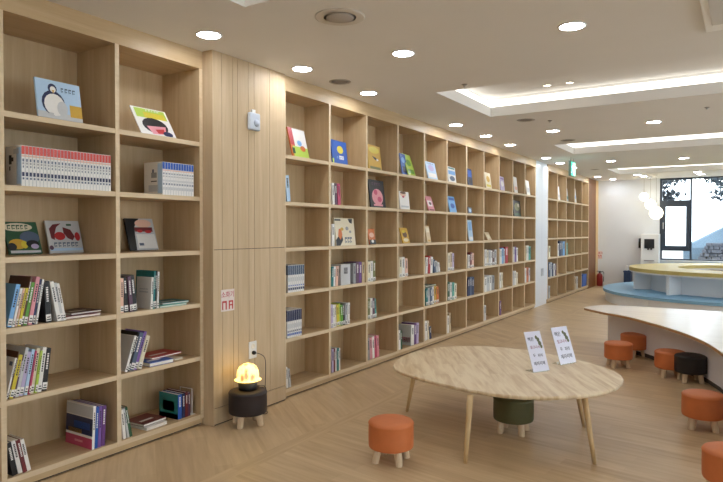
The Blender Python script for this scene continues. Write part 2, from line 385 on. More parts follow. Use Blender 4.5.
# ------------------------------------------------------------------ books
ORD = ['first', 'second', 'third', 'fourth', 'fifth', 'sixth', 'seventh', 'eighth', 'ninth', 'tenth', 'eleventh', 'twelfth', 'thirteenth', 'fourteenth', 'fifteenth', 'sixteenth',
       'seventeenth', 'eighteenth', 'nineteenth', 'twentieth', 'twenty-first', 'twenty-second', 'twenty-third', 'twenty-fourth', 'twenty-fifth', 'twenty-sixth', 'twenty-seventh', 'twenty-eighth']
SHW = ['top shelf', 'second shelf down', 'third shelf down', 'fourth shelf down', 'fifth shelf down', 'bottom shelf']
def cell_words(case, bay):
    if case == 'L': return ['left bay', 'right bay'][bay] + ' of left bookcase'
    if case == 'M': return ORD[bay] + ' column of long bookcase'
    return ORD[bay] + ' column of farthest bookcase'
def cell_span(case, bay):
    E_, k, xf, dp = {'L': (EL, bay + 2, XL, DL), 'M': (EM, bay, XW, DM), 'T': (ET, bay, XW, DM)}[case]
    return E_[k] + TH / 2 + .003, E_[k + 1] - TH / 2 - .003, xf, dp
def spine_book(h, d, t, col, marks=True, sticker=False, band=None, cover=None, seed=0):
    """local: spine at x=0 facing +x, thickness along y, height along z"""
    r = random.Random(seed); k = min(.0025, t * .2); m = MB(); mats = [bm_(col), M_paper, M_lines]
    m.box((-d, 0, 0), (0, k, h)); m.box((-d, t - k, 0), (0, t, h)); m.box((-.003, k, 0), (0, t - k, h))
    e = .0005
    def onspine(z0, z1, a, c, mi, q=e): m.poly([(q, t * a, h * z0), (q, t * c, h * z0), (q, t * c, h * z1), (q, t * a, h * z1)], mi)
    def addm(c): mats.append(bm_(c) if not hasattr(c, 'node_tree') else c); return len(mats) - 1
    if band:
        for q_ in band: onspine(q_[0], q_[1], q_[3] if len(q_) > 3 else .1, q_[4] if len(q_) > 4 else .9, addm(q_[2]), e * (2 if len(q_) > 3 else 1))
    if marks:
        ink = addm('white') if sum(COL[col] if isinstance(col, str) else col) < 330 else 2
        z = r.uniform(.45, .55)
        while z < .86:
            s = r.uniform(.025, .05); onspine(z, z + s, .3, .7, ink, e * 2); z += s + .015
    if sticker:
        onspine(.04, .2, 0, 1, addm('white'), e * 2); onspine(.06, .09, .1, .9, 2, e * 3); onspine(.12, .145, .2, .8, 2, e * 3)
    for u0, u1, v0, v1, c in (cover or []):
        mi = addm(c); m.poly([(-d * u0, -e, h * v0), (-d * u1, -e, h * v0), (-d * u1, -e, h * v1), (-d * u0, -e, h * v1)], mi)
    o = m.build('book', mats, fix=False)
    MB().box((-d + .004, k, .003), (-.003, t - k, h - .003)).build('pages', M_paper, o)
    return o
bookn = [0]
def row(case, bay, r, items, off=.015, sticker=False, d=None, k0=0):
    """items: (px at bottom left, px at bottom right, height, lean deg (+ = towards far end), colour, [cover patches])"""
    lo, hi, xf, dp = cell_span(case, bay); z = SH[r]; n = len(items); cur = lo; plan = []; end = lo
    for i, it in enumerate(items):
        x0, x1, h, lean = it[:4]
        X = xf - off - random.uniform(0, .012)
        a = project_y(x0, X, z); c = project_y(x1, X, z)
        th = math.radians(abs(lean)); t = max(.005, (c - a) * math.cos(th) - .001)
        a = max(a, cur + (h * math.sin(th) if i == 0 and lean < 0 and k0 == 0 else 0))
        plan.append([X, a, t, th]); cur = a + t / math.cos(th) + .0006
        end = max(end, cur + (h * math.sin(th) if lean > 0 else 0))
        if i + 1 < n and items[i + 1][3] < lean: cur += min(h, items[i + 1][2]) * (math.tan(math.radians(lean)) - math.tan(math.radians(items[i + 1][3])))
    push = max(0, end - hi)
    for i, it in enumerate(items):
        h, lean, col = it[2:5]; cov = it[5] if len(it) > 5 else None
        X, a, t, th = plan[i]; a -= push
        bookn[0] += 1
        dd = min(d or h * random.uniform(.68, .78), dp - .03)
        o = spine_book(h, dd, t, col, True, sticker, None, cov, bookn[0])
        o.location = (X, a, z + .0006 + (t * math.sin(th) if lean > 0 else 0))
        o.rotation_euler = (-math.radians(lean), 0, 0)
        nth = ORD[i + k0] + ' from left'
        adj = 'thin ' if t < .012 and abs(lean) < 5 else ''
        ln = 'leaning ' if abs(lean) >= 5 else ''
        where = f'{nth} on {SHW[r]}' if n + k0 > 1 else f'standing alone on {SHW[r]}'
        tag(o, f'{adj}{ln}{WORD.get(col, "pale")} book {where}, {cell_words(case, bay)}', 'book', 'books on the shelves')
def project_y(px, X, z):
    # point on plane x = X at height z seen at column px
    lo, hi = 0.1, 40.0
    def pxof(y):
        v = Vector((X, y, z)) - CAM
        return 361.5 + F * v.dot(RV) / v.dot(FV)
    for _ in range(60):
        m = (lo + hi) / 2
        if pxof(m) < px: lo = m
        else: hi = m
    return lo
def flat_book(case, bay, px0, px1, r, w, t, col, label, lift=0.0, rz=0.0, off=.03, d=.2):
    lo, hi, xf, dp = cell_span(case, bay); X = xf - off
    y0 = project_y(px0, X, SH[r]); y1 = project_y(px1, X, SH[r]) if px1 else y0 + w
    W_ = y1 - y0; k = .002; m = MB()
    m.box((-d, 0, 0), (0, W_, k)); m.box((-d, 0, t - k), (0, W_, t)); m.box((-d, 0, k), (-d + .003, W_, t - k))
    c2 = bm_('white'); m.poly([(-d * .3, W_ * .15, t + .0004), (-d * .3, W_ * .7, t + .0004), (-d * .45, W_ * .7, t + .0004), (-d * .45, W_ * .15, t + .0004)], 1)
    o = m.build('book', [bm_(col), c2], fix=False)
    MB().box((-d + .003, .003, k), (-.003, W_ - .003, t - k)).build('pages', M_paper, o)
    o.location = (X, y0, SH[r] + .0006 + lift); o.rotation_euler = (0, 0, rz)
    return tag(o, label, 'book', 'books lying flat on the shelves')
def series(case, bay, r, y0, y1, n, h, d, body, bands, cover, what, off=.012):
    lo, hi, xf, dp = cell_span(case, bay); p = (y1 - y0) / n
    src = spine_book(h, d, p - .0008, body, False, False, bands, cover, 1)
    for i in range(n):
        o = src if i == 0 else dup(src)
        o.location = (xf - off, y0 + p * i, SH[r] + .0006)
        tag(o, f'{what} volume, {ORD[i]} from left, {SHW[r]}, {cell_words(case, bay)}', 'book', f'{what} set on the {SHW[r]}')
# cover art helpers: (kind, ..., colour); u right, v up, 0..1
def face_book(case, r, BL, BR, TL, base, art, label, thick=.012, side=None):
    z = SH[r] + .0008
    xf, dp = {'L': (XL, DL), 'M': (XW, DM), 'T': (XW, DM)}[case]
    p = onz(*BL, z); q = onz(*BR, z)
    # keep the foot of the book on its shelf
    for v in (p, q): v.x = min(max(v.x, xf - dp + .10), xf - .012)
    if case != 'L': p.x = xf - .02; q.x = xf - .05
    p.y = project_y(BL[0], p.x, z); q.y = project_y(BR[0], q.x, z)
    E_ = {'L': EL, 'M': EM, 'T': ET}[case]; ym_ = (p.y + q.y) / 2; kb = max(i for i in range(len(E_)) if E_[i] <= ym_)
    p.y = max(p.y, E_[kb] + TH / 2 + .022); q.y = min(q.y, E_[kb + 1] - TH / 2 - .022)
    ex = (q - p); wdt = ex.length; ex.normalize()
    back = Vector((0, 0, 1)).cross(ex); back.normalize()
    d = ray(*TL); tt = (p - CAM).dot(ex) / d.dot(ex); P = CAM + d * tt - p
    hh = P.z; bb = P.dot(back); ang = math.atan2(bb, hh); ang = min(max(ang, math.radians(6)), math.radians(50))
    hgt = hh / math.cos(ang)
    room = (p.x if p.x < q.x else q.x) - (xf - dp + .004) - thick
    if hgt * math.sin(ang) > room: ang = math.asin(max(.06, min(.99, room / hgt))); hgt = hh / math.cos(ang)
    ez = Vector((0, 0, 1)) * math.cos(ang) + back * math.sin(ang); ey = ez.cross(ex)
    mats = [bm_(base), M_paper]; m = MB(); k = .002
    m.box((0, 0, 0), (wdt, k, hgt)); m.box((0, thick - k, 0), (wdt, thick, hgt)); m.box((0, k, 0), (.003, thick - k, hgt))
    lay = -.0004
    idx = {}
    for a in art:
        col = a[-1]
        if col not in idx: idx[col] = len(mats); mats.append(bm_(col))
        mi = idx[col]
        if a[0] == 'r': _, u0, v0, u1, v1, _c = a; pts = [(u0, v0), (u1, v0), (u1, v1), (u0, v1)]
        elif a[0] == 'e':
            _, u, v, ru, rv, _c = a; pts = [(u + ru * math.cos(x * PI / 8), v + rv * math.sin(x * PI / 8)) for x in range(16)]
        elif a[0] == 'p': pts = a[1]
        if a[0] == 't':   # a line of small title strokes
            _, u0, v0, u1, v1, n_, _c = a
            rr = random.Random(int(u0 * 1000 + v0 * 77)); s = (u1 - u0) / n_
            for j in range(n_):
                w_ = s * rr.uniform(.6, .85)
                for (ua, va, ub, vb) in ((0, 0, w_ * .25, 1), (w_ * .25, .7, w_, 1), (w_ * .4, .1, w_ * .8, .35)):
                    m.poly([(wdt * (u0 + s * j + uu), lay, hgt * (v0 + (v1 - v0) * vv)) for uu, vv in ((ua, va), (ub, va), (ub, vb), (ua, vb))], mi)
        else: m.poly([(wdt * min(1, max(0, u)), lay, hgt * min(1, max(0, v))) for u, v in pts], mi)
        lay -= .00025
    o = m.build('picture_book', mats, fix=False)
    MB().box((.003, k, .003), (wdt - .003, thick - k, hgt - .003)).build('pages', M_paper, o)
    M4 = Matrix((ex, ey, ez)).transposed().to_4x4(); M4.translation = p + Vector((0, 0, thick * math.sin(ang) * 1.0 if False else thick * 0))
    M4.translation = p + Vector((0, 0, max(0, -ey.z * thick)))
    o.matrix_world = M4
    return tag(o, label, 'book', 'picture books displayed cover out')
# ---- left bookcase
face_book('L', 0, (38.5, 112.8), (83, 121.3), (34.5, 77), 'paleblue', [
    ('r', 0, 0, 1, .16, 'lgrey'), ('r', .72, .1, 1, .42, 'gold'), ('e', .36, .4, .26, .33, 'navy'), ('e', .38, .36, .23, .29, 'white'), ('e', .36, .78, .1, .13, 'navy'), ('e', .37, .76, .065, .08, 'white'),
    ('e', .55, .28, .12, .2, 'lgrey'), ('p', [(.34, .74), (.40, .74), (.37, .66)], 'gold'), ('r', .24, .06, .34, .14, 'lgrey'), ('t', .55, .72, .9, .84, 4, 'slate')],
    'picture book with a penguin on pale blue cover, top shelf of left bookcase', .014)
face_book('L', 0, (141.5, 130), (176.5, 136.2), (129.5, 105.5), 'white', [
    ('r', .08, .62, .95, .97, 'lime'), ('r', .3, .62, .9, .84, 'yellow'), ('e', .5, .34, .36, .3, 'black'), ('p', [(.24, .3), (.8, .36), (.72, .06), (.34, .02)], 'pink'),
    ('p', [(.45, .2), (.72, .26), (.68, .08), (.5, .06)], 'red'), ('e', .78, .08, .14, .1, 'navy'), ('t', .4, .88, .8, .94, 5, 'white')],
    'yellow and white picture book with black hat, top shelf of left bookcase', .006)
series('L', 0, 1, 1.945, 2.535, 27, .236, .165, 'white', [(.0, 1.0, 'slate', 0, .06), (.78, .985, 'coral', .1, .95), (.72, .755, 'peach', .1, .95), (.6, .67, 'slate', .3, .75), (.53, .58, 'grey', .3, .75), (.45, .5, 'slate', .4, .7), (.24, .34, 'navy', .2, .85), (.16, .21, 'slate', .3, .8)],
       [(.62, .8, .55, .78, 'black'), (.5, .66, .62, .72, 'black'), (.7, .78, .4, .5, 'black'), (.15, .5, .8, .92, 'lgrey'), (.0, .3, .05, .95, 'paleblue')], 'red topped white')
series('L', 1, 1, 2.955, 3.25, 12, .238, .20, 'white', [(.0, 1.0, 'slate', 0, .06), (.78, .985, 'blue', .1, .92), (.73, .765, 'peach', .1, .92), (.62, .67, 'slate', .35, .75), (.54, .58, 'grey', .35, .75), (.4, .46, 'lgrey', .25, .85), (.3, .36, 'slate', .3, .75), (.15, .24, 'lgrey', .2, .85)],
       [(.3, .6, .52, .68, 'grey'), (.45, .55, .68, .78, 'slate'), (.3, .62, .4, .43, 'black'), (.2, .75, .1, .3, 'lgrey'), (.0, .25, .05, .95, 'paleblue')], 'blue topped white')
face_book('L', 2, (9.5, 254), (43, 253.5), (2, 222.5), 'dgreen', [
    ('e', .4, .83, .45, .13, 'cream'), ('t', .1, .76, .75, .9, 5, 'dgreen'), ('e', .7, .5, .3, .2, 'slate'), ('e', .3, .3, .26, .16, 'gold'), ('e', .12, .22, .14, .12, 'black'), ('e', .5, .28, .1, .12, 'yellow'),
    ('e', .75, .3, .2, .12, 'black'), ('e', .8, .22, .12, .08, 'lavender'), ('r', .05, .02, .95, .1, 'lgrey')],
    'dark green animal picture book half hidden by edge, third shelf of left bookcase', .014)
face_book('L', 2, (50.5, 252.5), (85, 251.3), (44.5, 221.2), 'lgrey', [
    ('p', [(.08, .75), (.2, .88), (.45, .92), (.3, .8), (.22, .6), (.2, .4), (.1, .45)], 'maroon'), ('e', .36, .52, .16, .13, 'red'), ('p', [(.48, .8), (.7, .72), (.8, .5), (.72, .38), (.58, .45), (.48, .62)], 'maroon'),
    ('e', .88, .5, .08, .14, 'red'), ('r', .6, .84, .75, .9, 'dgreen'), ('r', .03, .06, .97, .14, 'paleblue'), ('t', .15, .18, .9, .32, 6, 'slate'), ('e', .06, .16, .06, .07, 'plum')],
    'pale grey picture book with red fruits, third shelf, left bay of left bookcase', .014)
face_book('L', 2, (131, 250.2), (158.8, 249.8), (122.8, 219), 'black', [
    ('p', [(.22, 0), (1, 0), (1, 1), (.5, 1), (.3, .75), (.26, .5)], 'lgrey'), ('e', .62, .84, .3, .13, 'peach'), ('r', .28, .58, .92, .72, 'maroon'), ('e', .45, .6, .1, .05, 'red'), ('e', .75, .58, .12, .05, 'red'),
    ('p', [(.3, .5), (.95, .5), (.98, .05), (.3, .05)], 'white'), ('r', .34, .14, .5, .22, 'slate')],
    'picture book with bearded face on black cover, third shelf, right bay of left bookcase', .016)
row('L', 0, 3, [(7, 11.5, .25, 13, 'sky', [(.1, .9, .05, .2, 'lavender')]), (12, 14.6, .225, 13, 'white'), (15, 17.4, .225, 13, 'peach'), (17.6, 20.4, .225, 13, 'yellow'), (20.6, 22.8, .29, 12.5, 'brown', [(.0, 1, .0, 1, 'brown')]),
    (23, 26.6, .255, 12, 'green'), (27.6, 31.6, .285, 11, 'pink'), (32.4, 34.6, .27, 10.5, 'navy'), (35.2, 37.2, .268, 10, 'white'), (44, 49.5, .25, -3, 'black'), (53, 57, .25, -11, 'white'), (57.4, 60.2, .24, -11, 'lgrey'), (60.6, 63.4, .235, -11, 'white')], sticker=True)
flat_book('L', 0, 66, 101, 3, 0, .016, 'maroon', 'maroon book lying flat, fourth shelf, left bay of left bookcase', off=.05)
flat_book('L', 0, 72, 103, 3, 0, .012, 'brown', 'brown book on top of the flat maroon one, fourth shelf of left bookcase', lift=.0172, off=.09, rz=.06)
row('L', 1, 3, [(120.5, 123.8, .235, 0, 'peach'), (124.2, 128, .24, -3, 'black'), (128.6, 132, .245, -5, 'plum'), (132.6, 136.5, .25, -6, 'black'), (150.6, 152.8, .225, 3, 'white', [(.03, .97, .02, .98, 'white'), (.2, .8, .5, .55, 'lgrey'), (.2, .8, .6, .64, 'lgrey')]),
    (153, 154.6, .27, 3, 'teal'), (154.8, 156.2, .27, 3, 'black'), (156.6, 158.2, .262, 2, 'white')], sticker=True)
flat_book('L', 1, 160, 187, 3, 0, .013, 'mint', 'mint green book lying flat, fourth shelf, right bay of left bookcase', off=.02)
flat_book('L', 1, 163, 188, 3, 0, .012, 'teal', 'teal book on top of the flat mint one, right bay of left bookcase', lift=.0142, off=.06, rz=-.05)
row('L', 0, 4, [(5.8, 7.6, .235, 14, 'white', [(.1, .3, .8, .9, 'slate')]), (7.8, 9, .27, 14, 'brown'), (9.2, 13, .25, 14, 'yellow'), (13.2, 15, .245, 13.5, 'plum'), (15.2, 18.6, .285, 13, 'lgrey'), (19, 23, .255, 12, 'lavender'), (23.6, 27, .265, 11, 'paleblue'), (27.6, 29.4, .255, 10, 'rose'),
    (30, 33.6, .265, 9.5, 'cream'), (34, 36.2, .25, 9, 'lime'), (37, 41, .265, 8, 'white'), (42, 46.8, .255, 7, 'black')], sticker=True)
row('L', 1, 4, [(125, 127.4, .25, 19, 'white', [(0.02, .98, .02, .98, 'lgrey')]), (127.6, 129.6, .27, 19, 'black'), (129.8, 133.8, .265, 19, 'slate'), (134, 137, .27, 19, 'violet'), (137.4, 141.6, .235, 19, 'cream')], sticker=True)
flat_book('L', 1, 150, 173, 4, 0, .026, 'blue', 'blue book lying flat, fifth shelf down, right bay of left bookcase', off=.02, rz=-.04)
flat_book('L', 1, 152, 183, 4, 0, .014, 'red', 'red book fanned on top of the flat blue one, left bookcase', lift=.0272, off=.10, rz=.05)
flat_book('L', 1, 175, 183, 4, 0, .012, 'cream', 'cream book lying under the fanned red one, fifth shelf of left bookcase', off=.05)
row('L', 0, 5, [(8, 13.5, .20, -11, 'black'), (15, 19.5, .205, -12, 'white'), (20, 24, .205, -12, 'maroon'), (24.5, 28.8, .2, -12, 'white')])
row('L', 0, 5, [(91.8, 94.5, .278, 3, 'white', [(.0, 1, .72, .97, 'lgrey'), (0, 1, .3, .7, 'navy'), (.1, .7, .42, .58, 'blue'), (.4, .9, .3, .4, 'gold'), (0, 1, .0, .24, 'rose'), (.35, .65, .1, .15, 'pink')]), (94.8, 97.6, .268, 3, 'blue'), (97.9, 100.8, .268, 3, 'violet'), (101.1, 105, .262, 3, 'purple')], d=.29, k0=4)
row('L', 1, 5, [(122, 125, .205, -7, 'white'), (126.3, 128.6, .21, -10, 'lgrey'), (129.2, 131.8, .215, -11, 'dgreen')])
flat_book('L', 1, 147, 168, 5, 0, .02, 'white', 'white book lying flat, bottom shelf, right bay of left bookcase', off=.03, rz=.04)
flat_book('L', 1, 144, 168, 5, 0, .018, 'maroon', 'maroon book on top of the flat white one, bottom shelf of left bookcase', lift=.0212, off=.06, rz=.08)
row('L', 1, 5, [(178, 182, .185, 0, 'blue', [(0, 1, 0, 1, 'teal'), (.2, .8, .3, .7, 'dgreen'), (0, 1, 0, .2, 'blue')]), (182.3, 185.2, .185, 0, 'navy'), (185.5, 188, .19, 0, 'maroon'), (188.3, 190.5, .18, 0, 'plum')], off=.04, k0=3, d=.21)
t = thing('bookend', 'white wire bookend at right end of the bottom shelf of left bookcase', 'bookend', (XL - .05, project_y(192, XL - .05, SH[5]), SH[5] + .0006))
MB().tube([(0, 0, .004), (0, 0, .2), (-.13, 0, .2), (-.13, 0, .004)], .003, 6).build('wire', M_white, t)
MB().box((-.135, -.012, 0), (.004, .03, .002)).build('foot_plate', M_white, t)
# ---- long bookcase: picture books on display
T2 = 'of the long bookcase'
face_book('M', 0, (293, 155), (309.5, 155.4), (287, 127), 'orange', [('r', .25, .35, 1, 1, 'white'), ('r', 0, .4, .25, 1, 'red'), ('r', .1, 0, 1, .36, 'lime'), ('e', .7, .32, .16, .1, 'orange'), ('e', .55, .5, .14, .1, 'sky'), ('r', .05, .1, .2, .3, 'dgreen')],
    f'orange, white and lime picture book, top shelf of first column {T2}')
face_book('M', 0, (332.8, 160.5), (348, 162.3), (330.8, 139), 'blue', [('e', .55, .62, .2, .17, 'yellow'), ('r', .45, .2, .75, .36, 'white'), ('r', .0, .0, .1, .2, 'lime'), ('t', .3, .22, .8, .3, 3, 'sky')], f'blue picture book with yellow ball, top shelf of second column {T2}')
face_book('M', 0, (369, 167.8), (382, 169), (366.8, 143.5), 'gold', [('e', .5, .8, .4, .14, 'yellow'), ('p', [(.3, .55), (.6, .5), (.8, .36), (.5, .42)], 'black'), ('r', .1, .02, .9, .12, 'olive'), ('e', .7, .42, .08, .05, 'white')], f'golden picture book with black squiggle, top shelf of third column {T2}')
face_book('M', 0, (402.5, 173), (408, 173.6), (399.2, 153), 'blue', [('r', .2, .1, .9, .4, 'navy'), ('e', .5, .7, .3, .14, 'sky')], f'blue picture book behind the lime one, top shelf of fourth column {T2}', .008)
face_book('M', 0, (408.6, 174), (416, 174.8), (402, 153.5), 'lime', [('r', .1, .1, .9, .3, 'green'), ('e', .5, .6, .3, .16, 'green')], f'lime picture book beside the blue one, top shelf of fourth column {T2}', .008)
face_book('M', 0, (428.5, 177.5), (438, 179), (424.8, 161), 'paleblue', [('r', .1, .1, .9, .35, 'white'), ('e', .5, .65, .3, .18, 'lavender'), ('t', .15, .85, .85, .93, 4, 'slate')], f'pale blue picture book, top shelf of fifth column {T2}')
face_book('M', 0, (449, 181), (456.5, 182), (447.2, 166), 'white', [('r', .05, .5, .95, .75, 'sky'), ('e', .5, .25, .35, .16, 'slate'), ('r', .1, .86, .9, .95, 'teal')], f'white and sky blue picture book, top shelf of sixth column {T2}')
face_book('M', 0, (468.5, 183), (473, 184), (467.3, 168), 'navy', [('r', .1, .5, .9, .9, 'blue'), ('e', .5, .25, .3, .12, 'black')], f'navy picture book, top shelf of seventh column {T2}')
face_book('M', 0, (486.5, 187), (492, 188), (484.3, 172), 'cream', [('e', .5, .6, .3, .2, 'gold'), ('r', .1, .1, .9, .25, 'yellow')], f'cream and gold picture book, top shelf of eighth column {T2}')
face_book('M', 0, (501, 189.5), (505, 190.5), (499.6, 176), 'lavender', [('e', .5, .5, .35, .2, 'white'), ('r', .1, .8, .9, .9, 'violet')], f'lavender picture book, top shelf of ninth column {T2}')
face_book('M', 0, (514.8, 192.3), (518, 193), (513.2, 176.5), 'white', [('r', .1, .2, .9, .4, 'peach')], f'white picture book with peach band, top shelf of tenth column {T2}')
face_book('M', 0, (527.2, 195), (530.5, 195.6), (525.2, 180), 'white', [('r', .1, .2, .9, .5, 'lgrey')], f'white picture book with grey band, top shelf of eleventh column {T2}')
row('M', 0, 1, [(287.2, 290.8, .235, -7, 'paleblue')])
row('M', 1, 1, [(332.6, 335, .215, -4, 'white'), (335.4, 337.6, .215, -4, 'plum'), (338.2, 341, .215, -4, 'rose')])
face_book('M', 1, (371, 207.3), (386, 208.3), (368, 179), 'black', [('e', .5, .38, .36, .3, 'pink'), ('e', .4, .55, .12, .1, 'rose'), ('e', .62, .3, .14, .1, 'rose'), ('t', .2, .8, .8, .9, 4, 'plum'), ('r', .2, .05, .8, .12, 'pink')], f'black picture book with pink figure, second shelf, third column {T2}')
face_book('M', 1, (400.5, 210), (410, 210.6), (399.2, 191), 'white', [('e', .4, .84, .3, .14, 'peach'), ('e', .4, .7, .12, .06, 'rose'), ('r', .1, .1, .9, .2, 'lgrey'), ('e', .4, .93, .3, .07, 'brown')], f'white picture book with a face at top, second shelf, fourth column {T2}')
face_book('M', 1, (429.3, 211), (435.2, 211.8), (424.8, 196), 'pink', [('r', .1, .3, .8, .7, 'white'), ('e', .5, .5, .2, .1, 'plum'), ('r', .1, .02, .9, .1, 'maroon')], f'pink and white picture book, second shelf, fifth column {T2}')
face_book('M', 1, (450.5, 213.6), (457, 214), (447.2, 196), 'sky', [('r', .1, .75, .9, .9, 'blue'), ('e', .5, .4, .3, .16, 'blue')], f'sky blue picture book, second shelf, sixth column {T2}')
face_book('M', 1, (468.5, 213.8), (472.2, 214.2), (467.8, 207), 'slate', [('e', .5, .5, .3, .3, 'paleblue')], f'small slate blue picture book, second shelf, seventh column {T2}', .008)
face_book('M', 1, (514.2, 216.4), (524, 217), (513.6, 200), 'black', [('e', .5, .6, .35, .25, 'olive'), ('r', .1, .05, .9, .2, 'dgreen'), ('e', .7, .7, .12, .12, 'cream')], f'black and olive picture book, second shelf, tenth column {T2}')
row('M', 1, 2, [(331.8, 334.6, .22, 0, 'white')])
face_book('M', 2, (336.5, 245.2), (355.8, 244.6), (335.2, 218), 'cream', [('p', [(.2, 0), (.36, .2), (.3, .5), (.0, .2), (0, 0)], 'black'), ('p', [(.18, .6), (.3, .62), (.34, .4), (.24, .2), (.12, .35)], 'orange'), ('p', [(.68, .98), (.92, .98), (.88, .8), (.76, .84)], 'black'),
    ('t', .45, .08, .85, .3, 3, 'slate'), ('e', .6, .62, .08, .07, 'grey'), ('e', .34, .6, .08, .06, 'gold'), ('r', .0, .9, .3, .96, 'black'), ('e', .75, .5, .06, .05, 'grey')], f'cream picture book with black and orange creature, third shelf, second column {T2}')
face_book('M', 2, (370, 242.8), (376.4, 242.6), (367.2, 229), 'orange', [('r', 0, 0, 1, .3, 'black'), ('e', .5, .6, .35, .16, 'peach'), ('e', .5, .2, .2, .1, 'white')], f'orange and black picture book, third shelf, third column {T2}', .01)
face_book('M', 2, (403.3, 242.4), (410.3, 242), (399.4, 228), 'gold', [('e', .5, .55, .3, .2, 'brown'), ('e', .5, .2, .36, .12, 'cream'), ('e', .4, .75, .2, .1, 'yellow')], f'golden picture book with brown animal, third shelf, fourth column {T2}')
face_book('M', 2, (427.5, 242), (431.4, 241.6), (424.7, 226), 'beige', [('r', .1, .6, .9, .9, 'cream'), ('r', .2, .05, .8, .15, 'gold')], f'beige picture book, third shelf, fifth column {T2}')
face_book('M', 2, (469.3, 240.7), (473.4, 240.3), (467.2, 220), 'paleblue', [('r', .1, .5, .9, .9, 'sky'), ('r', .1, .05, .9, .2, 'white')], f'pale blue picture book, third shelf, seventh column {T2}')
face_book('M', 2, (488, 240.3), (492, 240), (484.3, 232.5), 'beige', [('r', .2, .2, .8, .7, 'cream')], f'small beige picture book, third shelf, eighth column {T2}', .008)
# ---- long bookcase: rows of books
cov = [(.05, .95, .1, .9, 'lgrey')]
yA = project_y(287.6, XW - .015, SH[3]); yB = project_y(304, XW - .015, SH[3])
series('M', 0, 3, yA, yB, 8, .245, .17, 'white', [(.0, 1.0, 'slate', 0, .07), (.64, .985, 'slate', .15, .95), (.7, .9, 'grey', .35, .7), (.08, .17, 'navy', .2, .9), (.22, .27, 'blue', .3, .8), (.4, .55, 'lgrey', .3, .8)], [(0, 1, .64, 1, 'slate'), (.2, .8, .1, .5, 'lgrey')], 'slate topped white')
yA = project_y(286.8, XW - .015, SH[4]); yB = project_y(301.5, XW - .015, SH[4])
series('M', 0, 4, yA, yB, 8, .25, .17, 'white', [(.0, 1.0, 'navy', 0, .07), (.6, .985, 'navy', .15, .95), (.7, .86, 'slate', .35, .7), (.08, .16, 'blue', .2, .9), (.2, .26, 'navy', .3, .8), (.34, .5, 'lgrey', .3, .8)], [(0, 1, .6, 1, 'navy'), (.2, .8, .1, .5, 'paleblue')], 'navy topped white')
row('M', 1, 3, [(331.3, 333.2, .2, 4, 'teal'), (333.4, 335.2, .2, 4, 'white'), (335.6, 338, .2, 4, 'peach'), (341, 350.4, .21, 0, 'lgrey', [(0, 1, 0, 1, 'lgrey'), (.1, .9, .6, .8, 'grey')]), (353.5, 356, .215, 0, 'grey'), (356.2, 359, .225, 0, 'plum'), (359.2, 361.8, .225, 0, 'purple'), (362, 364.3, .22, 0, 'beige')])
row('M', 2, 3, [(368, 370.4, .22, 0, 'cream'), (370.6, 373, .225, 0, 'white'), (373.2, 375.6, .225, 0, 'olive')], sticker=True)
row('M', 3, 3, [(399.3, 402, .24, 0, 'cream'), (402.2, 405, .24, -2, 'white'), (405.3, 408, .22, -3, 'peach')], sticker=True)
row('M', 4, 3, [(425.6, 427.6, .215, 5, 'white'), (428, 430, .23, 4, 'red'), (430.3, 432.6, .215, 4, 'white'), (434, 436, .17, -14, 'slate'), (436.6, 438.4, .15, -14, 'lgrey'), (439, 440.4, .13, -14, 'white')])
row('M', 5, 3, [(448, 450, .25, 0, 'cream'), (450.2, 452.2, .26, 0, 'beige'), (452.4, 454, .24, 0, 'lavender')], sticker=True)
row('M', 6, 3, [(468, 469.8, .2, 3, 'white'), (470, 471.6, .235, 2, 'maroon'), (471.8, 473.8, .22, 2, 'peach')], sticker=True)
row('M', 7, 3, [(485, 486.8, .26, 0, 'white'), (487, 488.6, .25, 0, 'cream'), (488.8, 490.6, .25, 0, 'lgrey'), (490.8, 492.4, .24, 0, 'white'), (492.6, 494.4, .25, 0, 'brown'), (494.6, 496.6, .25, 0, 'lgrey')], sticker=True)
row('M', 8, 3, [(500.2, 501.8, .25, 0, 'white'), (502, 503.6, .27, 0, 'sky'), (503.8, 505, .25, 0, 'lgrey'), (505.2, 508, .28, 0, 'red')])
row('M', 9, 3, [(513.4, 514.6, .27, 0, 'white'), (514.8, 516.4, .27, -3, 'violet'), (516.6, 518, .25, -3, 'white')])
row('M', 10, 3, [(525.8, 527, .28, 0, 'cream'), (527.2, 528.6, .28, 0, 'white'), (528.8, 530.6, .26, 0, 'mint')])
row('M', 1, 4, [(331.4, 333.2, .23, -2, 'lavender'), (333.4, 335, .225, -2, 'white'), (335.2, 336.8, .225, -3, 'cream'), (337.2, 339.4, .22, -3, 'yellow'), (339.6, 340.8, .23, -3, 'lime'), (341.2, 343.2, .21, -4, 'green'), (343.5, 345, .22, -4, 'black'), (345.4, 347.2, .22, 2, 'lgrey'), (347.4, 349.2, .22, 2, 'white')], sticker=True)
row('M', 2, 4, [(368, 370, .22, 0, 'olive'), (370.2, 372.2, .225, 0, 'white'), (372.5, 374.6, .22, -3, 'plum'), (374.8, 376.6, .21, -4, 'mint')], sticker=True)
row('M', 4, 4, [(426, 428, .22, -1, 'teal'), (428.2, 430, .225, -2, 'lgrey'), (430.2, 432.2, .22, -2, 'slate'), (432.4, 434.2, .23, -3, 'white'), (434.5, 436.6, .23, -3, 'gold'), (436.9, 438.8, .22, -4, 'orange')], sticker=True)
flat_book('M', 4, 425.8, 436, 4, 0, .014, 'dgreen', 'dark green book lying on the row, fifth shelf, fifth column of long bookcase', lift=.242, off=.03, d=.15)
row('M', 5, 4, [(447.8, 449.8, .26, 0, 'dgreen'), (450, 452, .24, 0, 'white'), (452.2, 454.2, .24, 0, 'mint'), (454.4, 456.6, .22, 0, 'cream')], sticker=True)
row('M', 6, 4, [(467.8, 469.8, .27, 0, 'navy'), (470, 471.8, .275, 0, 'slate'), (472, 474, .27, 0, 'navy')])
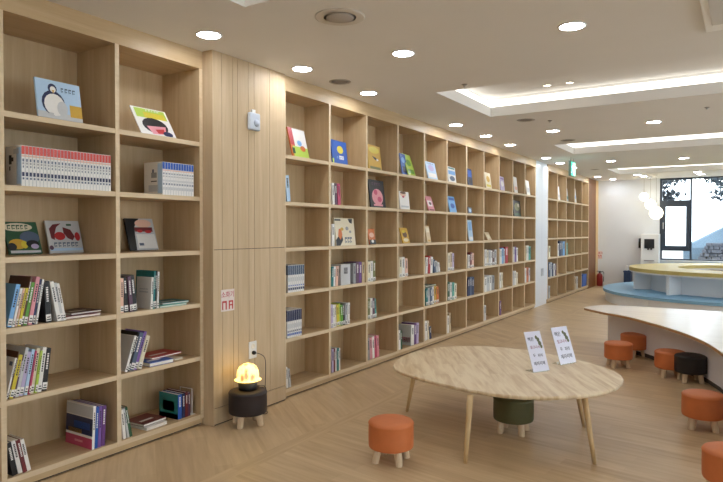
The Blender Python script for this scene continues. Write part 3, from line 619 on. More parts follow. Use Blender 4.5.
row('M', 7, 4, [(484.6, 486.8, .24, 0, 'white'), (487, 489, .25, 0, 'lgrey'), (489.4, 491.6, .25, 0, 'white'), (491.8, 494.4, .24, 0, 'grey')])
row('M', 8, 4, [(500, 501.4, .26, -3, 'white'), (501.6, 502.8, .26, -3, 'cream')])
row('M', 9, 4, [(513.2, 514.6, .25, 0, 'lgrey'), (514.8, 516, .25, 0, 'white'), (516.2, 517.6, .22, 0, 'cream')])
row('M', 10, 4, [(525.2, 526.4, .27, 0, 'white'), (526.6, 528.4, .28, 0, 'orange'), (528.6, 530, .26, 0, 'lgrey')])
row('M', 0, 5, [(286.6, 288.4, .19, -4, 'white'), (289.6, 291.4, .17, -8, 'lgrey')])
row('M', 1, 5, [(331.8, 333.8, .235, 0, 'lavender'), (334, 335.2, .235, 0, 'maroon'), (335.4, 336.8, .235, 0, 'white'), (337, 338.8, .23, 0, 'teal'), (339, 340.4, .225, 0, 'white')])
row('M', 2, 5, [(367.8, 370, .24, -2, 'grey'), (370.2, 372.4, .24, -3, 'pink'), (372.6, 374.8, .245, -3, 'white'), (375, 377, .245, -4, 'rose'), (377.2, 379.4, .24, -4, 'pink')])
row('M', 3, 5, [(399, 400.8, .23, -3, 'white'), (401, 402.4, .22, -3, 'dgreen'), (411, 414, .25, 2, 'white', [(0, 1, 0, 1, 'lgrey'), (.05, .95, .15, .4, 'rose')]), (414.2, 416.2, .265, 2, 'purple'), (416.4, 418.6, .26, 2, 'lavender')])
row('M', 4, 5, [(425.2, 427.6, .25, -3, 'white'), (428, 429.2, .25, -4, 'cream'), (430, 431.6, .16, -5, 'navy')])
row('M', 5, 5, [(447.4, 449, .24, 0, 'white'), (449.6, 451, .27, -3, 'beige')])
row('M', 7, 5, [(484.2, 486, .24, 0, 'lgrey')])
row('M', 8, 5, [(499.8, 501.2, .24, 0, 'purple')])
# ---- farthest bookcase
face_book('T', 0, (558.6, 199.6), (560.4, 199.9), (557.8, 186), 'white', [('r', .1, .2, .9, .4, 'lgrey')], 'white picture book, top shelf, second column of farthest bookcase')
face_book('T', 0, (567, 201.3), (568.6, 201.5), (566.2, 188), 'lgrey', [('r', .1, .2, .9, .4, 'teal')], 'pale grey picture book, top shelf, third column of farthest bookcase')
face_book('T', 0, (575.2, 202.6), (576.8, 202.8), (574.6, 188), 'white', [('r', .1, .3, .9, .5, 'paleblue')], 'white picture book, top shelf, fourth column of farthest bookcase')
row('T', 0, 3, [(548.8, 550.2, .24, 0, 'cream')])
row('T', 1, 3, [(557.8, 559, .28, 0, 'white'), (559.2, 560.8, .33, 0, 'navy'), (561, 562.8, .33, 0, 'slate'), (563, 564.8, .32, 0, 'sky')])
row('T', 2, 3, [(566.4, 567.6, .28, 0, 'mint')])
row('T', 0, 4, [(548.8, 550.4, .31, 0, 'slate'), (550.6, 552, .3, 0, 'lgrey'), (552.4, 553.4, .28, 0, 'navy'), (553.8, 555, .26, 0, 'white'), (555.2, 556.4, .26, 0, 'plum')])
row('T', 0, 5, [(548.8, 550, .26, 0, 'lgrey')])
row('T', 3, 5, [(574.8, 576.2, .3, 0, 'beige'), (576.4, 577.8, .3, 0, 'lgrey')])
yA = project_y(582.4, XW - .03, SH[5])
t = thing('storage_box', 'blue box standing on bottom shelf at the far end of farthest bookcase', 'box', (XW - .03, yA, SH[5] + .0006))
MB().box((-.2, 0, 0), (0, .46, .28)).build('body', bm_('blue'), t, bevel=.006)
MB().box((-.205, -.005, .281), (.005, .465, .31)).build('lid', bm_('blue'), t, bevel=.004)

# ------------------------------------------------------------------ stools
def stool_mat(rgb): return plain(rgb, 0.55, 0.08, 18, bump=0.15, name='faux_leather')
M_stool = {'orange': stool_mat((205, 116, 64)), 'black': stool_mat((34, 31, 32)), 'green': stool_mat((84, 84, 52)), 'brown': stool_mat((44, 35, 36))}
M_peg = wood((206, 180, 146), (226, 206, 176), 'z', 0.5, 2.0, 'peg_wood')
SR = .147
def make_stool(label, loc, rz, col):
    t = thing('round_stool', label, 'stool', loc, rz, 'low round stools')
    pr = [(.0, .091), (SR - .015, .091), (SR - .004, .096), (SR, .106), (SR + .001, .17), (SR, .243), (SR + .0025, .249), (SR - .001, .255), (SR - .006, .262), (SR - .02, .268), (SR * .5, .272), (0, .273)]
    MB().lathe(pr, 40).build('cushion', M_stool[col], t)
    for k in range(4):
        a = PI / 4 + k * PI / 2; r0 = .095
        lx, ly = math.cos(a), math.sin(a)
        m = MB(); seg = 12; vs = []
        for (rr, off, z) in ((.0215, .018, 0.0), (.024, .018, .004), (.027, 0.0, .0905)):
            for j in range(seg):
                b_ = 2 * PI * j / seg; vs.append(((r0 + off) * lx + rr * math.cos(b_), (r0 + off) * ly + rr * math.sin(b_), z))
        fs = [(i * seg + j, i * seg + (j + 1) % seg, (i + 1) * seg + (j + 1) % seg, (i + 1) * seg + j) for i in range(2) for j in range(seg)]
        fs += [tuple(range(seg))[::-1], tuple(2 * seg + j for j in range(seg))]
        m.add(vs, fs, 0, False); m.build('leg', M_peg, t)
    return t
def floor_at(px, py): v = onz(px, py, 0); return (v.x, v.y, 0)
stools = [((391, 460.3), 'orange', 'orange round stool in front of the left end of low wooden table', .2),
    ((513.3, 431.5), 'green', 'olive green round stool tucked under the low wooden table', .1),
    ((618.3, 366.3), 'orange', 'orange round stool farther out of the two at left end of curved desk', .5),
    ((633.6, 356.0), 'orange', 'orange round stool tucked against the grey panel at left end of curved desk', .9),
    ((670, 376.5), 'orange', 'orange round stool directly beside the black stool under curved desk', .3),
    ((690.5, 381.3), 'black', 'black round stool under the curved desk', .35),
    ((703, 428), 'orange', 'orange round stool alone in front of the curved desk, nearer than the black stool', .1),
    ((731, 496), 'orange', 'orange round stool cut off at the lower right corner', .6)]
for (p, col, lab, rz) in stools: make_stool(lab, floor_at(*p), rz - YAW * 0, col)
LS = floor_at(248, 424)
LS = (max(LS[0], XC + SR + .012), LS[1], 0)
make_stool('dark brown round stool by the column carrying a glowing lamp', LS, .98, 'brown')

# ------------------------------------------------------------------ glowing lamp on the dark stool
LT = .2735
lamp = thing('table_lamp', 'glowing yellow pierced table lamp on the dark brown stool', 'lamp', (LS[0], LS[1], LT))
MB().lathe([(0, 0), (.068, 0), (.073, .006), (.071, .05), (.06, .062), (.05, .066), (0, .067)], 32).build('base', M_black, lamp)
def shade_mat():
    m, n, l, b = nmat('lamp_shade_glow')
    tc = n.new('ShaderNodeTexCoord'); mp = n.new('ShaderNodeMapping'); mp.inputs['Scale'].default_value = (1, 1, .55); l.new(tc.outputs['Object'], mp.inputs['Vector'])
    vo = n.new('ShaderNodeTexVoronoi'); vo.inputs['Scale'].default_value = 22; vo.inputs['Randomness'].default_value = .55; l.new(mp.outputs[0], vo.inputs['Vector'])
    rp = n.new('ShaderNodeValToRGB'); e = rp.color_ramp.elements
    e[0].position = .27; e[0].color = (.16, .05, .004, 1); e[1].position = .5; e[1].color = (1.0, .66, .16, 1)
    l.new(vo.outputs['Distance'], rp.inputs['Fac']); l.new(rp.outputs[0], b.inputs['Emission Color']); b.inputs['Emission Strength'].default_value = 2.2
    b.inputs['Base Color'].default_value = (.9, .75, .45, 1)
    return m
MB().lathe([(.04, .0675), (.098, .070), (.104, .074), (.09, .080), (.083, .09), (.085, .115), (.08, .145), (.066, .175), (.044, .193), (.02, .2), (0, .201)], 40).build('shade', shade_mat(), lamp)
py_ = (3.722 + 3.811) / 2; PX = XC + .0125
# cord from the outlet to the lamp, hanging beside the stool
cpts = [(PX + .022, py_, .497), (PX + .05, py_ + .02, .49), (PX + .06, py_ + .07, .45), (PX + .045, py_ + .10, .36), (PX + .03, py_ + .11, .2), (PX + .03, py_ + .105, .06), (PX + .05, py_ + .09, .008),
        (PX + .1, py_ + .06, .006), (PX + .12, py_ + .02, .006), (PX + .1, py_ - .01, .008), (PX + .06, py_ + .01, .012), (PX + .06, py_ + .05, .05), (LS[0] + .05, LS[1] + SR + .012, .2), (LS[0] + .04, LS[1] + SR + .008, .262), (LS[0] + .03, LS[1] + SR - .03, .2815), (LS[0] + .02, LS[1] + .07, .283)]
def smooth_path(P, k=5):
    P = [Vector(p) for p in P]; out = []
    for i in range(len(P) - 1):
        a, b_, c, d = P[max(0, i - 1)], P[i], P[i + 1], P[min(len(P) - 1, i + 2)]
        for j in range(k):
            t = j / k; out.append(.5 * ((2 * b_) + (c - a) * t + (2 * a - 5 * b_ + 4 * c - d) * t * t + (3 * b_ - a - 3 * c + d) * t ** 3))
    out.append(P[-1]); return out
off = Vector((LS[0], LS[1], LT))
MB().tube([p - off for p in smooth_path(cpts)], .0028, 6).build('power_cord', M_black, lamp)
MB().lathe([(0, 0), (.016, 0), (.017, .006), (.015, .02), (.007, .03), (0, .031)], 14, axis='x').build('plug', M_black, lamp).location = Vector((PX - .004, py_, .497)) - off
# column fittings
t = thing('power_outlet', 'white double power outlet on the column above the lamp', 'outlet', (XC, py_, .52))
MB().box((.0006, -.045, -.07), (.009, .045, .07)).build('cover_plate', M_white, t, bevel=.003)
for z in (.03, -.023): MB().lathe([(0, 0), (.022, 0), (.022, .003), (.018, .003), (.016, .0015), (0, .0015)], 20, axis='x').build('socket', M_cream, t).location = (.0085, 0, z)
t = thing('wall_control', 'white wall mounted control box high on the panelled column', 'wall control', (XC, 3.775, 2.395))
MB().box((.0006, -.062, -.07), (.034, .062, .072)).build('body', plain((206, 214, 226), .4, .02), t, bevel=.01)
MB().lathe([(0, 0), (.03, 0), (.028, .008), (0, .009)], 20, axis='x').build('dial', plain((178, 186, 200), .4), t).location = (.034, .012, -.01)
MB().box((.0006, -.02, .072), (.018, .02, .10)).build('bracket', M_white, t)
M_red = plain((186, 44, 44), .45)
t = thing('wall_sign', 'small white and red notice stuck on the lower panelled column', 'sign', (XC, 3.485, .957))
MB().box((.0006, -.072, -.085), (.003, .072, .085), 0).build('sticker', plain((226, 214, 208), .5), t)
m = MB(); 
def rx(b, y0, y1, z0, z1, x=.0034, mi=0): b.poly([(x, y0, z0), (x, y1, z0), (x, y1, z1), (x, y0, z1)], mi)
# two red outline glyphs below
for s, parts in ((-1, [(-.062, -.05, -.072, -.004), (-.05, -.012, -.018, -.004), (-.026, -.012, -.072, -.018)]), (1, [(.01, .022, -.072, -.004), (.022, .058, -.016, -.004), (.046, .058, -.072, -.016), (.022, .046, -.044, -.034)])):
    for y0, y1, z0, z1 in parts: rx(m, y0, y1, z0, z1)
m.build('red_marks', M_red, t, fix=False)
FM = Matrix(((0, 0, 1), (1, 0, 0), (0, 1, 0))).to_4x4()
fm = FM.copy(); fm.translation = (.0034, 0, .042)
text_mesh('lettering', '소화기', .052, plain((190, 84, 104), .5), t, fm)

# ------------------------------------------------------------------ low wooden table
TZ = .45
outl = [(395, 363.5), (393.2, 366.2), (396, 369.5), (401.6, 371.5), (416, 376.0), (433, 380.6), (452, 385.2), (470, 389), (488, 392.2), (506, 394.4), (524, 395.8), (542, 396.3), (560, 396.0), (578, 394.9), (596, 392.8), (608, 390.3), (616, 387), (621, 383), (622.5, 378.5), (620, 375), (613.8, 371.6), (604, 367.6), (592, 363.8), (576, 359.6),
        (560, 356), (542, 352.6), (524, 349.9), (506, 347.6), (488, 346.2), (470, 345.8), (452, 346.3), (436, 347.4), (423, 349.2), (411, 352.4), (402, 357.2)]
tp = [onz(x, y, TZ) for x, y in outl]
tc_ = sum(tp, Vector()) / len(tp)
P2 = [Vector((p.x - tc_.x, p.y - tc_.y)) for p in tp]
for _ in range(3): P2 = [(P2[i - 1] + P2[i] * 2 + P2[(i + 1) % len(P2)]) / 4 for i in range(len(P2))]
P2 = [p * 1.034 for p in P2]
table = thing('low_table', 'low rounded wooden table with splayed tapered legs in the middle of floor', 'table', (tc_.x, tc_.y, 0))
def inset(pts, d):
    out = []
    for i, p in enumerate(pts):
        tg = (pts[(i + 1) % len(pts)] - pts[i - 1]).normalized(); nn = Vector((-tg.y, tg.x))
        if nn.dot(p) > 0: nn = -nn
        out.append(p + nn * d)
    return out
m = MB(); rings = [(inset(P2, .016), TZ - .028), (inset(P2, .006), TZ - .022), (inset(P2, 0), TZ - .012), (inset(P2, 0), TZ - .006), (inset(P2, .003), TZ - .001), (inset(P2, .007), TZ)]
vs = [(p.x, p.y, z) for r_, z in rings for p in r_]; n_ = len(P2)
fs = [(k * n_ + i, k * n_ + (i + 1) % n_, (k + 1) * n_ + (i + 1) % n_, (k + 1) * n_ + i) for k in range(5) for i in range(n_)]
m.add(vs, fs, 0, True); m.add([(p.x, p.y, TZ) for p in rings[-1][0]], [tuple(range(n_))]); m.add([(p.x, p.y, TZ - .028) for p in rings[0][0]], [tuple(range(n_))[::-1]])
m.build('tabletop', M_table, table)
feet = [(465.3, 463), (594.6, 464), (407, 411.5), (584, 427)]
tops = [(469.5, 399), (589.5, 401), (411.5, 381), (582.8, 397)]
for (fx, fy), (tx, ty) in zip(feet, tops):
    f = onz(fx, fy, 0); d = Vector((-f.x + tc_.x, -f.y + tc_.y, 0)).normalized()
    tt = f + d * .085
    a = Vector((f.x - tc_.x, f.y - tc_.y, 0)); b_ = Vector((tt.x - tc_.x, tt.y - tc_.y, TZ - .03))
    # hold the leg where the photo shows its top, along the view ray at its height
    q = onx(tx, ty, tt.x) if False else tt
    vs = []; seg = 14
    for w, r_ in ((0, .0125), (.35, .0165), (.75, .0205), (1, .021)):
        c = a.lerp(b_, w)
        vs += [(c.x + r_ * math.cos(2 * PI * j / seg), c.y + r_ * math.sin(2 * PI * j / seg), c.z) for j in range(seg)]
    fs = [(k * seg + j, k * seg + (j + 1) % seg, (k + 1) * seg + (j + 1) % seg, (k + 1) * seg + j) for k in range(3) for j in range(seg)] + [tuple(range(seg))[::-1], tuple(3 * seg + j for j in range(seg))]
    lg = MB().add(vs, fs, 0, True).build('leg', M_leg, table)

# ------------------------------------------------------------------ sign holders on the table
M_sheet = plain((216, 216, 232), .35, .01, name='sign_sheet')
def acrylic():
    m = M_glass.copy(); m.name = 'clear_acrylic'; return m
M_acr = acrylic()
M_ink = plain((66, 66, 84), .6, 0); M_ink2 = plain((150, 84, 104), .6, 0); M_olive = plain((96, 98, 70), .6, .1)
def holder(BL, BR, TL, label):
    z = TZ + .0008
    p = onz(*BL, z); q = onz(*BR, z); ex = q - p; w = ex.length; ex.normalize(); back = Vector((0, 0, 1)).cross(ex)
    d = ray(*TL); tt = (p - CAM).dot(ex) / d.dot(ex); P = CAM + d * tt - p
    ang = min(max(math.atan2(P.dot(back), P.z), .12), .6); h = P.z / math.cos(ang)
    t = thing('sign_holder', label, 'sign', p, math.atan2(ex.y, ex.x), 'sign holders on the low table')
    T = Matrix.Translation((0, .012, 0)) @ Matrix.Rotation(-ang, 4, 'X')
    o = MB().box((0, 0, 0), (w, .003, h)).build('clear_panel', M_acr, t); o.matrix_local = T
    # L-shaped foot running back under the panel
    dp_ = .1
    MB().box((0, .008, 0), (w, dp_, .003)).build('foot', M_acr, t)
    o = MB().box((.001, -.0012, .004), (w - .001, -.0002, h - .001)).build('sheet', M_sheet, t); o.matrix_local = T
    L = Matrix(((1, 0, 0), (0, 0, -1), (0, 1, 0))).to_4x4()
    for body, u, v, s, mt in (('책은', .3, .8, .2, M_ink), ('읽고나서', .46, .6, .16, M_ink2), ('두', .3, .4, .17, M_ink), ('자리', .66, .39, .17, M_ink), ('제자리에', .5, .2, .185, M_ink)):
        lm = L.copy(); lm.translation = (w * u, -.0016, h * v)
        o2 = text_mesh('lettering', body, s * w * 1.02, mt, t, T @ lm)
    mm = MB()
    for (u, v, ru, rv) in ((.66, .84, .07, .05), (.75, .78, .09, .06), (.8, .69, .1, .06), (.85, .61, .07, .05)):
        mm.poly([(w * (u + ru * math.cos(k * PI / 6)), -.0015, h * (v + rv * math.sin(k * PI / 6))) for k in range(12)])
    o = mm.build('drawing', M_olive, t, fix=False); o.matrix_local = T
holder((534.6, 373.2), (550.8, 371.0), (524.7, 332.3), 'clear stand with white notice on the low table, nearer and left of two')
holder((562, 365.6), (577.8, 362.6), (551.7, 328.0), 'clear stand with white notice on the low table, farther and right of two')

# ------------------------------------------------------------------ curved desk on the right
DZ = .5
front = [(584, 307.6), (590, 309.2), (603.7, 312.2), (616, 314.2), (629.4, 316.9), (640, 319.6), (649.2, 322.2), (659, 324.8), (669, 327.8), (679, 331), (688.8, 334.6), (698.5, 338.6), (708.6, 343.5), (716, 348.2), (723, 353.4)]
backp = [(586, 306.7), (594, 305.5), (603.7, 304.9), (629, 305.9), (659, 307.8)]
fp = [onz(x, y, DZ) for x, y in front]; bp_ = [onz(x, y, DZ) for x, y in backp]
poly = [(p.x, p.y) for p in fp] + [(-.09, 5.3), (-.07, 4.8), (.05, 4.4), (1.1, 4.4), (1.1, 8.8)] + [(p.x, p.y) for p in reversed(bp_)]
desk = thing('curved_desk', 'long curved desk with pale wood top and grey panel base on the right', 'desk', (-.4, 7.6, 0))
ox, oy = -.4, 7.6
M_desk = wood((212, 202, 188), (224, 216, 204), 'x', .28, .6, 'desk_top_wood')
m = MB().prism([(x - ox, y - oy) for x, y in poly], DZ - .006, DZ); m.build('desk_top', M_desk, desk)
MB().prism([(x - ox, y - oy) for x, y in poly], DZ - .03, DZ - .0065).build('edge_band', wood((170, 126, 84), (192, 150, 104), 'x', .45, 1, 'desk_edge_wood'), desk)
pb = [(-1.5, 8.36), (-1.25, 8.14), (-.977, 7.87), (-.80, 7.64), (-.62, 7.38), (-.46, 7.13), (-.313, 6.87), (-.19, 6.55), (-.1, 6.2), (-.03, 5.8), (.02, 5.2), (.1, 4.7), (1.0, 4.7), (1.0, 8.6), (-1.46, 8.6)]
M_grey_panel = plain((232, 230, 236), .45, .02, 5, name='grey_panel')
MB().prism([(x - ox, y - oy) for x, y in pb], .05, DZ - .031).build('base_panel', M_grey_panel, desk)
cx_ = sum(p[0] for p in pb) / len(pb); cyy = sum(p[1] for p in pb) / len(pb)
MB().prism([(x - ox + (.015 if x < .5 else -.015), y - oy - .004) for x, y in pb], 0, .049).build('toe_kick', plain((70, 60, 54), .6), desk)

# ------------------------------------------------------------------ two-tier round bench
RC = (-.083, 14.73); ring = thing('round_bench', 'round two tier bench with blue lower seat and yellow upper seat', 'bench', (RC[0], RC[1], 0))
def arc(r0, r1, a0, a1, z0, z1, n=10):
    m = MB(); vs = []
    for i in range(n + 1):
        a = a0 + (a1 - a0) * i / n; c, s = math.cos(a), math.sin(a)
        vs += [(r0 * c, r0 * s, z0), (r1 * c, r1 * s, z0), (r1 * c, r1 * s, z1), (r0 * c, r0 * s, z1)]
    fs = []
    for i in range(n):
        for k in range(4): fs.append((i * 4 + k, i * 4 + (k + 1) % 4, i * 4 + 4 + (k + 1) % 4, i * 4 + 4 + k))
    fs += [(0, 1, 2, 3), (n * 4 + 3, n * 4 + 2, n * 4 + 1, n * 4)]
    return m.add(vs, fs, 0, False)
M_blue = plain((126, 172, 204), .5, .03, 8, name='blue_cushion'); M_yel = plain((196, 178, 108), .5, .03, 8, name='yellow_cushion')
M_bench = plain((236, 236, 236), .45, .02, 5, name='bench_laminate')
v = onz(648, 298, .26); sa = math.radians(-124.3); v = onz(667, 276, .73); sb = math.radians(-125.5)
N8 = 10
for i in range(N8):
    a0 = sa + 2 * PI * i / N8; a1 = a0 + 2 * PI / N8
    arc(1.6, 2.58, a0 + .0015, a1 - .0015, 0, .205, 8).build('base_panel', M_bench, ring)
    o = arc(1.62, 2.63, a0 + .0004, a1 - .0004, .206, .262, 10).build('seat_cushion', M_blue, ring); o['label'] = 'pale blue lower seat cushion'
    b0 = sb + 2 * PI * i / N8; b1 = b0 + 2 * PI / N8
    arc(1.35, 1.7, b0 + .001, b1 - .001, .264, .635, 8).build('back_panel', M_bench, ring)
    h_ = .016; arc(1.705, 2.04, b0 - h_, b0 + h_, .264, .635, 2).build('divider', M_bench, ring)
    arc(1.15, 2.09, b0 + .001, b1 - .001, .636, .662, 10).build('rim', M_bench, ring)
    o = arc(1.15, 2.1, b0 + .0015, b1 - .0015, .663, .732, 10).build('seat_cushion', M_yel, ring); o['label'] = 'mustard yellow upper seat cushion'

# ------------------------------------------------------------------ far end: dispenser, bin, extinguisher, signs, pendants
dx0, dx1 = ony(641, 240, 17.45).x, ony(659, 240, 17.45).x; dzt = ony(650, 234, 17.4).z
t = thing('water_dispenser', 'white water dispenser with black tap panel against the far wall', 'dispenser', ((dx0 + dx1) / 2, 17.56, 0))
hw = (dx1 - dx0) / 2
MB().box((-hw, -.16, .02), (hw, .185, dzt)).build('body', M_white, t, bevel=.012)
MB().box((-hw + .02, -.15, 0), (hw - .02, .17, .019)).build('base', M_dark, t)
bx0, bx1 = ony(644.3, 244, 17.4).x - (dx0 + dx1) / 2, ony(654.4, 244, 17.4).x - (dx0 + dx1) / 2
bz1, bz0 = ony(649, 239, 17.4).z, ony(649, 248.4, 17.4).z
MB().box((bx0, -.172, bz0), (bx1, -.161, bz1)).build('tap_panel', M_black, t, bevel=.004)
for xx in ((bx0 * .6 + bx1 * .4), (bx0 * .3 + bx1 * .7)): MB().box((xx - .02, -.2, bz0 - .04), (xx + .02, -.173, bz0 + .03)).build('tap', M_black, t, bevel=.003)
MB().box((bx0, -.21, .72), (bx1, -.161, .745)).build('drip_tray', M_grey, t)
q0, q1 = ony(638.6, 238.3, 17.66), ony(641, 248, 17.66)
t = thing('cup_dispenser', 'black paper cup tube on the far wall left of water dispenser', 'dispenser', ((q0.x + q1.x) / 2, 17.68, 0))
MB().lathe([(0, q1.z), (.034, q1.z), (.034, q0.z), (0, q0.z)], 16).build('tube', M_black, t)
MB().box((-.015, .02, q1.z + .05), (.015, .069, q0.z - .05)).build('bracket', M_black, t)
g0, g1 = ony(624, 270, 17.5), ony(632, 270, 17.5)
t = thing('waste_bin', 'dark blue waste bin standing at the far wall behind the round bench', 'bin', ((g0.x + g1.x) / 2, 17.52, 0)); hw = (g1.x - g0.x) / 2
M_bin = plain((28, 56, 96), .45)
MB().box((-hw + .01, -.15, 0), (hw - .01, .15, .40)).build('body', M_bin, t, bevel=.012); MB().box((-hw, -.16, .401), (hw, .16, .45)).build('lid', M_bin, t, bevel=.01)
MB().box((-.06, -.05, .451), (.0, .05, .58)).build('liner', M_white, t, bevel=.01)
e = ony(599.6, 285, 17.58)
t = thing('fire_extinguisher', 'red fire extinguisher on the floor in the far corner', 'fire extinguisher', (e.x, 17.58, 0))
MB().lathe([(0, 0), (.075, 0), (.078, .01), (.078, .27), (.07, .31), (.045, .335), (.025, .345), (.025, .36), (0, .36)], 20).build('cylinder', plain((138, 30, 32), .35), t)
MB().lathe([(0, .361), (.024, .361), (.026, .39), (0, .39)], 12).build('valve', M_black, t)
MB().box((-.075, -.012, .392), (.03, .012, .405)).build('handle', M_black, t); MB().tube([(.026, 0, .378), (.08, 0, .4), (.108, 0, .36), (.105, 0, .24), (.1, 0, .12)], .01, 8).build('hose', M_black, t)
s0, s1 = ony(596.8, 251, YF - .002), ony(602, 259, YF - .002)
t = thing('wall_sign', 'small white and red notice on far wall above the fire extinguisher', 'sign', ((s0.x + s1.x) / 2, YF - .0006, (s0.z + s1.z) / 2)); hw = (s1.x - s0.x) / 2; hh = (s0.z - s1.z) / 2
MB().box((-hw, -.003, -hh), (hw, 0, hh)).build('sticker', plain((224, 200, 196), .5), t)
m = MB(); 
for a_ in ((-.8, -.5, -.7, .0), (-.5, -.1, -.15, .0), (-.25, -.1, -.7, -.15), (.15, .3, -.7, .0), (.3, .8, -.15, .0), (.65, .8, -.7, -.15)): m.poly([(hw * a_[0], -.0036, hh * a_[2]), (hw * a_[1], -.0036, hh * a_[2]), (hw * a_[1], -.0036, hh * a_[3]), (hw * a_[0], -.0036, hh * a_[3])])
m.build('red_marks', M_red, t, fix=False)
L = Matrix(((1, 0, 0), (0, 0, -1), (0, 1, 0))).to_4x4(); L.translation = (0, -.0036, hh * .45)
text_mesh('lettering', '소화기', hh * .6, M_red, t, L)
M_globe = emit((255, 240, 205), 4.0, 'globe_glow')
for (px, py, r_, w, yy) in ((644, 196.8, .11, 'highest and leftmost of three', 17.35), (650.5, 204.6, .13, 'middle one of three', 16.95), (656.2, 213, .155, 'lowest and rightmost of three', 16.5)):
    v = ony(px, py, yy)
    t = thing('pendant_lamp', f'glowing white globe pendant by the window, {w}', 'pendant lamp', (v.x, v.y, 0), 0, 'globe pendants by the window')
    MB().lathe([(r_ * math.sin(PI * k / 12), v.z - r_ * math.cos(PI * k / 12)) for k in range(13)], 24).build('globe', M_globe, t)
    MB().tube([(0, 0, v.z + r_ + .025), (0, 0, CZ - .02)], .004, 6).build('cord', M_grey, t)
    MB().lathe([(0, v.z + r_ - .005), (.03, v.z + r_ - .005), (.022, v.z + r_ + .026), (0, v.z + r_ + .026)], 14).build('cap', M_metal, t)
    MB().lathe([(0, CZ - .02), (.04, CZ - .02), (.045, CZ - .001), (0, CZ - .001)], 16).build('canopy', M_white, t)
# exit sign
t = thing('exit_sign', 'green exit sign with running figure hanging from ceiling near white cabinet', 'exit sign', (-2.79, 11.88, 0))
EG = emit((60, 190, 160), 1.1, 'exit_green'); EW = emit((225, 255, 245), 1.5, 'exit_white')
MB().box((-.022, -.18, 2.53), (.022, .18, 2.81)).build('housing', [plain((120, 150, 140), .4)], t, bevel=.006)
for s in (-1, 1):
    x = s * .0232
    m = MB(); m.box((s * .0221, -.17, 2.54), (x, .17, 2.80)); m.build('green_face', EG, t)
    m = MB(); xx = s * .0237
    def pp(pts): m.poly([(xx, y * (1 if s > 0 else -1), z) for y, z in pts])
    pp([(.03, 2.55), (.15, 2.55), (.15, 2.79), (.03, 2.79)]); pp([(-.03 + .022 * math.cos(k * PI / 5), 2.765 + .018 * math.sin(k * PI / 5)) for k in range(10)])
    pp([(-.06, 2.74), (-.01, 2.73), (-.035, 2.655), (-.075, 2.665)]); pp([(-.05, 2.67), (-.03, 2.66), (.0, 2.6), (-.005, 2.56), (-.02, 2.56), (-.02, 2.6)]); pp([(-.07, 2.67), (-.05, 2.66), (-.09, 2.6), (-.15, 2.585), (-.15, 2.6), (-.1, 2.615)])
    pp([(-.02, 2.735), (.02, 2.69), (.01, 2.68), (-.03, 2.71)]); pp([(-.055, 2.735), (-.1, 2.72), (-.12, 2.68), (-.11, 2.675), (-.09, 2.705), (-.06, 2.715)])
    m.build('pictogram', EW, t, fix=False)
for y in (-.1, .1): MB().tube([(0, y, 2.811), (0, y, CZ - .001)], .005, 6).build('hanger', M_grey, t)

# ------------------------------------------------------------------ ceiling lamps and fittings
M_lens = emit((244, 248, 255), DOWN, 'downlight_lens')
proto = thing('downlight', 'x', 'ceiling light', (0, 0, CZ), 0, 'round recessed downlights')
MB().lathe([(.079, 0.0), (.092, 0.0), (.094, -.003), (.092, -.006), (.081, -.006), (.079, -.003), (.079, 0)], 28).build('trim_ring', M_white, proto)
MB().lathe([(0, -.0035), (.0785, -.0035), (.0785, -.0005), (0, -.0005)], 28).build('lens', M_lens, proto)
wallrow = [-1.2, -.13, .94, 3.07, 4.13, 5.21, 7.37, 8.45, 9.53, 11.6, 12.64, 13.7, 16.3]
dl = []
seen = 0
for y in wallrow:
    if y > 2: lab = f'downlight in row beside the bookshelf wall, {ORD[seen]} one from the camera'; seen += 1
    else: lab = 'downlight in row beside the bookshelf wall, unseen one added behind the camera'  # out of view, added to light the room evenly
    dl.append(((-3.2, y), lab))
for i, y in enumerate([-.1, 4.19, 8.52, 12.78]): dl.append(((-2.26, y), f'downlight in the second row from the wall, {["unseen one added behind the camera", "nearest one", "middle one", "far one"][i]}'))
for i, y in enumerate([-.1, 4.24, 8.51, 12.99]): dl.append(((-1.0, y), f'downlight in the third row from the wall, {["unseen one added behind the camera", "nearest one", "middle one", "far one"][i]}'))
for px, py, w in ((613, 182.7, 'leftmost of four by the window'), (637.4, 175.6, 'second from left of four by the window'), (643.5, 178.6, 'beside the globe pendants near the window'), (697.5, 173, 'above the casement window, farther pair'), (701, 177, 'above the wide window, nearest the glass')):
    v = onz(px, py, CZ); yv = v.y if v.y < 16 else 16 + (v.y - 16) * .5; dd_ = ray(px, py); dl.append(((dd_.x / dd_.y * yv, yv), f'downlight {w}'))
for y in (-.1, 4.24, 8.51, 12.99):  # unseen rows added for even illumination
    for x in ((.3, 1.6, 2.9, 4.6) if y != 4.24 else (1.6, 2.9, 4.6)): dl.append(((x, y), 'unseen downlight added over the right side of the room for even light'))
for i, ((x, y), lab) in enumerate(dl):
    o = proto if i == 0 else dup(proto)
    o.location = (x, y, CZ - .0005); o['label'] = lab
